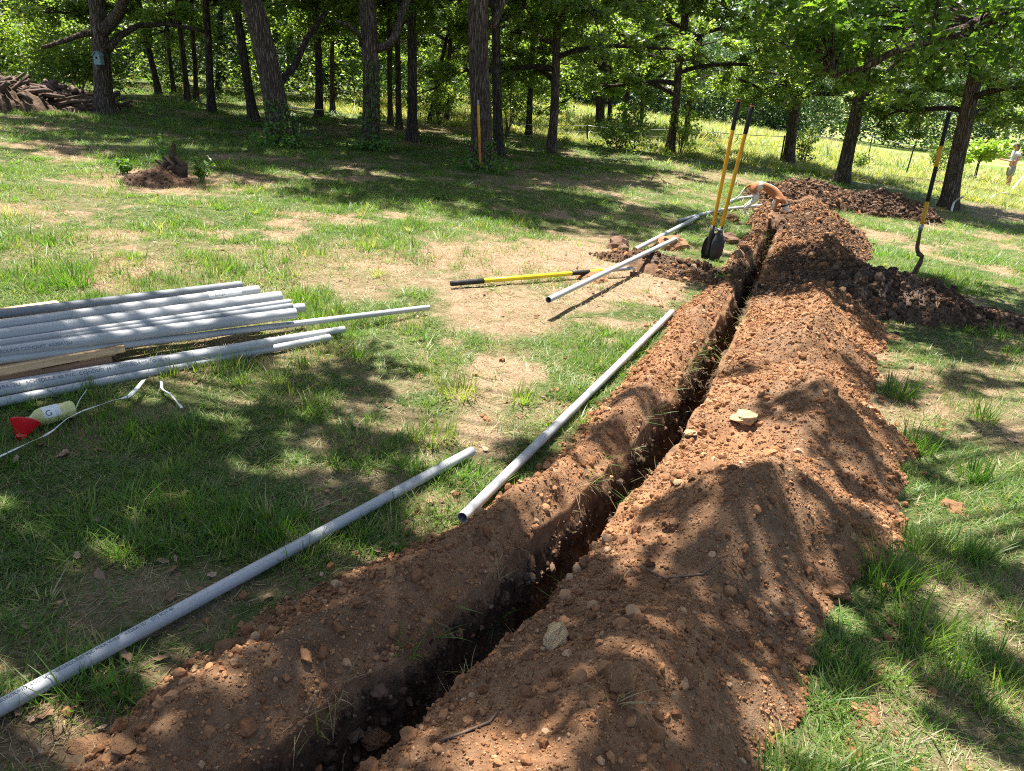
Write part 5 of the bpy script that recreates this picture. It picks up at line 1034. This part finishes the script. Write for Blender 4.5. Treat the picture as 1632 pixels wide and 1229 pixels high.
# ==== PART 5 ====
# ------------------------------------------------------------------ fence
def fence():
    spots = [((806, 222), (808, 195), 'post at the corner of the wire fence behind the pole oak'), ((936, 226), (936, 199), 'post where the pale fence rail begins'), ((1003, 232), (1004, 203), 'dark post beneath the middle of the fence rail'), ((1085, 240), (1089, 205), 'post beside the close pair of oaks'),
             ((1243, 262), (1251, 216), 'leaning post by the slightly tilted oak'), ((1382, 258), (1391, 215), 'tall thin post between leaning oak and bar'), ((1443, 281), (1458, 231), 'leaning dark post nearest the digging bar'), ((1437, 226), (1440, 208), 'far thin post deep in the meadow'), ((1456, 226), (1458, 206), 'farthest thin post deep in the meadow')]
    tops = []
    for (bx, by), (tx, ty), lab in spots:
        g = at(bx, by); t = onY(tx, ty, g.y); root = MB(); d = (t-g); root.tube([g-d*0.15, g+d*0.5, t], [0.022, 0.020, 0.018], 6); root.box(g+d*0.5, (0.05, 0.006, d.length*0.98), Vector((0, 0, 1)).rotation_difference(d.normalized()).to_matrix()); o = root.build('fence_post', M['post'], None, False); o['kind'] = 'thing'; tag(o, 'thin steel '+lab, 'fence post', 'posts of the wire fence'); tops.append((g, t))
    for i, j, lab in ((0, 1, 'wire run of the fence behind the pole oak'), (1, 2, 'pale rail wire at the start of the fence'), (2, 3, 'pale fence wire before the close pair of oaks'), (3, 4, 'fence wire crossing behind the digger handles'), (4, 5, 'fence wire in front of the leaning oak meadow'), (5, 6, 'fence wire running toward the digging bar')):
        (g0, t0), (g1, t1) = tops[i], tops[j]; root = empty('fence_wire', g0.lerp(g1, .5)); tag(root, lab, 'wire', 'wires of the fence')
        for f in (0.96, 0.62, 0.3):
            a = g0.lerp(t0, f); b = g1.lerp(t1, f); MB().tube([a+(b-a)*k/6+Vector((0, 0, -.03*math.sin(math.pi*k/6))) for k in range(7)], 0.009 if f > .9 else 0.004, 5).build('strand', M['wire'], root)
fence()
# ------------------------------------------------------------------ shrubs, sapling, weeds, tufts
def shrub(px, w, h, n, label, mat='bushleaf', seed=0, leaf=0.09, stems=6, name='shrub', cat='shrub', ry=None, h0=0.06, droop=False):
    g = at(*px); g.z = float(gz0(g.x, g.y)); root = empty(name, g); tag(root, label, cat); rg = np.random.default_rng(800+seed); mb = MB(); cen = []
    for k in range(stems):
        a = rg.uniform(0, 6.28); r = w*rg.uniform(.25, .85); e = g+Vector((r*math.cos(a), r*math.sin(a)*0.8, h*rg.uniform(.55, 1.0))); mid = g.lerp(e, .5)+Vector((0, 0, h*0.1)); mb.tube([g+Vector((rg.normal(0, .03), rg.normal(0, .03), 0)), mid, e], [.014, .010, .004], 6, False); cen += [tuple(e), tuple(mid)]
    mb.build('stems', M['twig'], root)['kind'] = 'stuff'
    for k in range(14): a = rg.uniform(0, 6.28); r = w*math.sqrt(rg.random())*.85; z = h*rg.uniform(h0+.05, .95); cen.append((g.x+r*math.cos(a)*(1-0.4*z/h), g.y+r*math.sin(a)*.8, g.z+z))
    P = cluster_pts(cen, w*0.33, max(6, n//len(cen)), rg, 0.85); P = P[P[:, 2] > g.z+0.02]; link('leaves', leaf_mesh('leaves', P-np.array(g), leaf, 810+seed, 0.4), M[mat], root)['kind'] = 'stuff'; return root
shrub((1278, 262), 0.55, 1.15, 900, 'upright green shrub hugging the slightly tilted oak', seed=1)
shrub((1490, 279), 0.75, 1.35, 1200, 'rounded grey green bush beyond the digging bar', seed=2)
shrub((1368, 270), 0.5, 0.5, 500, 'low weedy bush in the grass past the leaning oak', seed=3)
shrub((1655, 288), 1.1, 2.0, 1800, 'tall dark bush at the picture edge behind the person', 'oak', seed=4, leaf=0.12)
shrub((130, 150), 1.5, 1.5, 2600, 'sunny yellow green bush between the log pile and the birdhouse oak', 'bushleaf', seed=5, leaf=0.12)
shrub((70, 128), 1.6, 1.6, 2200, 'bright leafy bush rising behind the log pile', 'limeleaf', seed=6, leaf=0.12)
shrub((985, 242), 0.9, 0.8, 900, 'tangle of weeds along the fence below the rail', 'bushleaf', seed=7)
shrub((1010, 243), 0.8, 1.2, 900, 'leafy seedling bush by the dark fence post', 'bushleaf', seed=8)
shrub((1085, 247), 0.6, 1.3, 700, 'lit young growth between the close pair of oaks', 'limeleaf', seed=9)
shrub((700, 200), 0.7, 1.0, 700, 'dim cedar bush in the wood near the slanting trunk', 'oak', seed=10)
shrub((812, 215), 0.8, 1.5, 900, 'dark bush behind the stout pole oak', 'oak', seed=11)
def sapling():
    g = at(1553, 291); root = empty('sapling', g); tag(root, 'staked young tree with drooping lime green leaves near the person', 'tree'); Y = g.y
    MB().tube([g, onY(1560, 262, Y), onY(1570, 238, Y), onY(1573, 226, Y)], [.03, .026, .02, .008], 8).build('trunk', M['darkbark'], root); MB().tube([onY(1550, 291, Y-.1), onY(1562, 248, Y-.1)], .02, 7).build('stake', M['post'], root)
    rg = np.random.default_rng(83); cen = [tuple(onY(1572+rg.normal(0, 17), 240+rg.normal(0, 9)+0.0, Y+rg.uniform(-.6, .6))) for _ in range(42)]; mb = MB(); t = onY(1571, 236, Y)
    for c in cen[:20]: mb.tube([t, t.lerp(Vector(c), .5)+Vector((0, 0, .1)), Vector(c)], [.010, .007, .003], 5, False)
    mb.build('branches', M['darkbark'], root)['kind'] = 'stuff'; P = cluster_pts(cen, 0.26, 26, rg, 0.6); link('crown', leaf_mesh('crown', P-np.array(g), 0.20, 84, 0.5), M['limeleaf'], root)
sapling()
def weed(px, label, n, h, seed, w=0.16, leaf=0.085):
    g = at(*px); g.z = float(gz(g.x, g.y)); root = empty('weed', g); tag(root, label, 'weed'); rg = np.random.default_rng(900+seed); st = MB(); C = []
    for k in range(n):
        a = rg.uniform(0, 6.28); hh = h*rg.uniform(.55, 1); e = g+Vector((w*math.cos(a)*rg.random(), w*math.sin(a)*rg.random(), hh)); st.tube([g+Vector((rg.normal(0, .03), rg.normal(0, .03), -.02)), g.lerp(e, .5)+Vector((0, 0, .02)), e], [.005, .004, .002], 5, False)
        for q in range(16): f = rg.uniform(.2, 1); c = g.lerp(e, f); b = rg.uniform(0, 6.28); C.append((c.x+.04*math.cos(b), c.y+.04*math.sin(b), c.z))
    st.build('stems', M['weed'], root)['kind'] = 'stuff'; link('leaves', leaf_mesh('leaves', np.array(C)-np.array(g), leaf, 910+seed, .5), M['weed'], root)['kind'] = 'stuff'
weed((322, 291), 'tall leafy weeds growing beside the rotten stump', 9, 0.36, 1, 0.18, 0.055)
weed((262, 268), 'single thin weed rising behind the rotten stump', 2, 0.42, 2, 0.06)
weed((200, 278), 'small bright leafy sprout at the bare patch by the stump', 7, 0.18, 3, 0.12, 0.06)
def tuft(px, label, r, h, n, seed):
    g = at(*px); g.z = float(gz(g.x, g.y))-0.005; me = blade_mesh('grass_clump', n, r, h*0.55, h, 0.006, 0.8, 950+seed, 0.8, 4); o = link('grass_clump', me, M['grass'], None, g); tag(o, label, 'grass clump')
for i, a in enumerate([((112, 452), 'big sunlit grass clump behind the stacked pipes', .14, .22, 150), ((1432, 632), 'dark grass clump at the toe of the sunlit spoil slope', .10, .22, 110), ((1566, 668), 'spiky bright grass clump past the bare strip of ground', .07, .20, 70), ((1455, 715), 'spreading grass clump beside the spoil slope', .11, .20, 90), ((1545, 760), 'arching grass clump in the dappled grass past the spoil', .08, .19, 80), ((1420, 930), 'tall grass clump below the spoil toe in shade', .09, .24, 100), ((1470, 1010), 'dense grass clump in the near dappled grass', .09, .18, 100), ((1590, 540), 'pale grass clump below the low dark soil spread', .08, .18, 70), ((730, 630), 'broad grass clump on the lawn before the lone pipes', .10, .17, 100), ((690, 700), 'shaded grass clump by the worn ground', .10, .16, 100), ((830, 640), 'small grass clump on the worn ground by the pipe', .06, .15, 60), ((600, 440), 'thin grass clump on the bare strip behind the stack', .05, .13, 45)]): tuft(*a, i)
def lip_grass():
    L = [(790, 990, 'grass sprig hanging over the trench from the near lip'), (690, 1012, 'green sprig jutting from the trench wall'), (650, 1040, 'drooping blades on the trench wall'), (725, 1075, 'straggling blades at the near trench lip'), (790, 920, 'dry whitish sprig on the left trench bank'), (505, 1165, 'sprig at the very near end of the trench'), (1100, 590, 'grass remnant on the trench lip in sun'), (1150, 545, 'green sprigs on the trench lip by the sunlit bank'), (975, 930, 'pale sprig poking out of the spoil'), (980, 1115, 'dry sprig beside the ochre rock'), (1010, 715, 'dry blades over the trench lip')]
    for i, (px, py, lab) in enumerate(L):
        p = spoil_hit(px, py); me = blade_mesh('grass_sprig', 12, 0.02, 0.05, 0.12, 0.0045, 1.7, 990+i, 0.9, 4); o = link('grass_sprig', me, M['drygrass'] if ('dry' in lab or 'pale' in lab) else M['grass'], None, p); o.rotation_euler = (0, 0, i*1.3); tag(o, lab, 'grass sprig')
lip_grass()
# ------------------------------------------------------------------ dog and person (skinned bodies)
def skin_mesh(verts, edges, name, sub=2):
    """verts: (x, y, z, radius)"""
    me = bpy.data.meshes.new(name); me.from_pydata([v[:3] for v in verts], edges, []); o = bpy.data.objects.new(name, me); COL.objects.link(o); o.modifiers.new('skin', 'SKIN')
    for i, d in enumerate(me.skin_vertices[0].data): rr = verts[i][3]; d.radius = (rr, rr) if not hasattr(rr, '__len__') else rr; d.use_root = (i == 0)
    o.modifiers[0].use_smooth_shade = True; m = o.modifiers.new('sub', 'SUBSURF'); m.levels = sub; m.render_levels = sub
    bpy.context.view_layer.update(); out = bpy.data.meshes.new_from_object(o.evaluated_get(bpy.context.evaluated_depsgraph_get())); bpy.data.objects.remove(o); bpy.data.meshes.remove(me); out.name = name; out.materials.clear(); return out
def graph(chains):
    V = []; E = []; idx = {}
    for ch in chains:
        prev = None
        for p in ch:
            key = tuple(round(c, 4) for c in p[:3])
            if key not in idx: idx[key] = len(V); V.append(p)
            if prev is not None: E.append((prev, idx[key]))
            prev = idx[key]
    return V, E
def dog():
    g = at(1216, 338); g.z = float(gz0(g.x, g.y)); root = empty('dog', g); tag(root, 'brown and white dog digging nose down in the soil', 'dog')
    sp = [(0.0, 0, .54, (.070, .082)), (.10, 0, .565, (.062, .070)), (.22, 0, .53, (.062, .075)), (.36, 0, .46, (.075, .105)), (.47, 0, .39, (.070, .095)), (.555, 0, .29, .062), (.60, 0, .20, .062), (.625, 0, .11, .062), (.64, 0, .05, .04), (.655, 0, 0.0, .028)]
    ch = [sp, [sp[0], (-.06, 0, .54, .028), (-.13, 0, .49, .022), (-.20, 0, .36, .016), (-.30, 0, .27, .013), (-.40, 0, .24, .007)]]
    for s in (-1, 1):
        ch.append([sp[0], (.02, s*.075, .46, .070), (.09, s*.085, .34, .055), (.015, s*.09, .25, .034), (-.09, s*.09, .17, .026), (-.075, s*.09, .06, .023), (-.03, s*.09, .018, .022), (.01, s*.09, .016, .016)])
        ch.append([sp[4], (.44, s*.085, .34, .058), (.40, s*.085, .24, .042), (.425, s*.085, .12, .027), (.43, s*.085, .03, .024), (.465, s*.085, .012, .018)])
    V, E = graph(ch); me = skin_mesh(V, E, 'body'); co = np.empty(len(me.vertices)*3); me.vertices.foreach_get('co', co); co = co.reshape(-1, 3); x, y, z = co.T
    nz = fbm(x*1.0+y*3, z, .12, 2, 41)*0.03
    saddle = (z > 0.43+nz-0.12*sstep(.15, .45, x)) & (x > -.10) & (x < .50); band = (np.abs(x-.115+nz) < .028); neckb = (x >= .42) & (z > .26+nz) & (z < .5) & (np.abs(y) > -1); leg = (x > .40) & (x < .50) & (z < .34) & (z > .04) & (y < 0)
    spine_white = (np.abs(y) < .022) & (z > .46) & (x > .12) & (x < .42); br = np.where((saddle | neckb | leg) & ~band & ~spine_white, 1.0, 0.0); br = np.where((z < .14) & (x > .52), 1.0, br); br = np.where((x < -.05) & (x > -.14) & (z > .4), 1.0, br); br = np.where((x > .52) & (z < .27) & (z > .14), 0.0, br)
    br = np.maximum(br, np.where((x < .12) & (x > -.04) & (z > .41) & (np.abs(y) > .04), 1.0, 0)); br = np.where(band, 0.0, br)
    fattr(me, 'brown', br); body = link('body', me, M['dog'], root)
    for s in (-1, 1): me2 = skin_mesh(*graph([[(.60, s*.05, .15, .02), (.60, s*.075, .10, .028), (.615, s*.075, .05, .016)]]), 'ear', 2); fattr(me2, 'brown', np.ones(len(me2.vertices))); e = link('ear', me2, M['dogdark'], root)
    mb = MB(); c = Vector((.583, 0, .245)); ax = Vector((.045, 0, -.10)).normalized(); F_ = frame(c, ax); lathe(mb, [(.076, -.014), (.079, -.012), (.079, .012), (.076, .014), (.072, .012), (.072, -.012), (.076, -.014)], F_, 28, False); link('collar', mb.mesh('collar'), M['rubber'], root)
    root.rotation_euler = (0, 0, R(-14)); root.scale = (0.84,)*3; root.location.x -= 0.38; root.location.y -= 0.55; root.location.z = float(gz0(root.location.x+.2, root.location.y))
dog()
def person():
    g = at(1603, 301); g.z = float(gz0(g.x, g.y)); root = empty('person', g); tag(root, 'person in pale shirt, grey shorts and cap looking down at something in both hands', 'person')
    H = {}
    ch = [[(0, 0, .95, .13), (.01, 0, 1.08, .125), (.02, 0, 1.22, .14), (.02, 0, 1.36, .13), (.0, 0, 1.45, .065), (-.03, 0, 1.52, .055), (-.05, 0, 1.60, .095), (-.045, 0, 1.68, .085)]]
    pel = ch[0][0]; che = ch[0][3]
    for s in (-1, 1):
        ch.append([pel, (.0, s*.10, .86, .10), (-.01, s*.105, .52, .066), (.0, s*.105, .48, .062), (.03, s*.11, .30, .052), (.03, s*.11, .09, .038), (.0, s*.11, .045, .04), (-.11, s*.12, .03, .034), (-.16, s*.12, .025, .024)])
        sh = (.02, s*.19, 1.38, .062); hand = (-.43, s*.085, 1.10, .030)
        ch.append([che, sh, (.05, s*.25, 1.22, .052), (.05, s*.25, 1.10, .044), (-.16, s*.19, 1.06, .038), (-.34, s*.11, 1.09, .026), hand, (-.47, s*.075, 1.105, .026)])
        for k, (dy, dz, ln) in enumerate(((-.030, .012, .060), (-.010, .018, .072), (.010, .014, .068), (.028, .006, .052))):
            ch.append([(-.47, s*.075, 1.105, .026), (-.50, s*.075+dy, 1.105+dz, .010), (-.50-ln*.6, s*.070+dy, 1.115+dz, .009), (-.50-ln, s*.060+dy, 1.11+dz, .007)])
        ch.append([hand, (-.445, s*.045, 1.125, .011), (-.48, s*.030, 1.14, .010), (-.505, s*.022, 1.145, .008)])
    ch.append([(-.05, 0, 1.60, .095), (-.135, 0, 1.585, .020), (-.155, 0, 1.575, .012)])
    V, E = graph(ch); link('body', skin_mesh(V, E, 'body'), M['skin'], root)
    sc_ = [[(0, 0, .90, .155), (.01, 0, 1.08, .15), (.02, 0, 1.22, .16), (.02, 0, 1.36, .145), (.005, 0, 1.44, .078)]]
    for s in (-1, 1): sc_.append([sc_[0][3], (.02, s*.19, 1.375, .085), (.05, s*.25, 1.22, .085)])
    link('shirt', skin_mesh(*graph(sc_), 'shirt'), M['shirt'], root)
    hs = [[(0, 0, .95, .15), (.0, 0, .90, .15)]]
    for s in (-1, 1): hs.append([hs[0][1], (.0, s*.105, .80, .125), (-.005, s*.11, .62, .115), (-.01, s*.11, .47, .108)])
    link('shorts', skin_mesh(*graph(hs), 'shorts'), M['shorts'], root)
    link('hair', skin_mesh(*graph([[(-.03, 0, 1.66, .095), (.02, 0, 1.62, .085), (.05, 0, 1.54, .055), (.06, 0, 1.47, .03)]]), 'hair'), M['hair'], root)
    cap = skin_mesh(*graph([[(-.045, 0, 1.70, (.10, .10)), (-.045, 0, 1.745, (.085, .085))]]), 'cap'); co = link('cap', cap, M['cap'], root)
    MB().box(Vector((-.16, 0, 1.675)), (0.12, 0.15, 0.012), Matrix.Rotation(-0.25, 3, 'Y'), 0.005); mb = MB().box((-.165, 0, 1.685), (0.13, 0.15, 0.012), Matrix.Rotation(-0.25, 3, 'Y'), 0.005); link('cap_brim', mb.mesh('cap_brim'), M['cap'], root)
    for s in (-1, 1): link('shoe', skin_mesh(*graph([[(.05, s*.112, .045, .048), (-.04, s*.115, .04, .05), (-.15, s*.122, .03, .042), (-.20, s*.122, .028, .03)]]), 'shoe', 2), M['shoe'], root)
    link('held_object', MB().box((-.52, 0, 1.15), (0.08, 0.14, 0.012), Matrix.Rotation(0.5, 3, 'Y'), 0.004).mesh('held_object'), M['rubber'], root)
    root.rotation_euler = (0, 0, R(-12))
person()
# roots, fibres and torn turf along the two lips of the trench
def lip_fringe():
    n = 900; s = RNG.random(n)**1.3*(S_FAR-2.0)+0.5; sd = np.where(RNG.random(n) < 0.55, -1, 1); t = sd*(np.interp(s, [0, 2.0, 3.2, 5.0, 9], [0.088, 0.080, 0.058, 0.045, 0.042])+RNG.uniform(0.0, 0.05, n)); p = fbm(s, sd*5.0, 0.35, 2, 1201); keep = RNG.random(n) < np.clip(0.25+1.1*p, 0.03, 1); s, t, sd = s[keep], t[keep], sd[keep]; n = len(s)
    x, y, z, h, dk, gr = strip_z(s, t); tx = np.interp(s, SARC, TAN[:, 0]); ty = np.interp(s, SARC, TAN[:, 1]); az = np.arctan2(tx*sd, -ty*sd)
    pr = [proto('root_fringe', blade_mesh('fringe', 12, 0.03, 0.03, 0.11, 0.0022, 2.2, 1300+i, 1.2, 4), M['drygrass'] if i < 2 else M['grass']) for i in range(4)]
    tilt = RNG.uniform(0.3, 1.3, n); rot = np.stack([np.zeros(n), tilt, az], 1); scl = np.stack([RNG.uniform(.6, 1.2, n)]*3, 1)
    scatter('root_fibres', np.stack([x, y, z+0.003], 1), rot, scl, np.where(RNG.random(n) < 0.68, RNG.integers(0, 2, n), 2+RNG.integers(0, 2, n)), pr, 'torn roots and turf fibres along the trench lips')
lip_fringe()
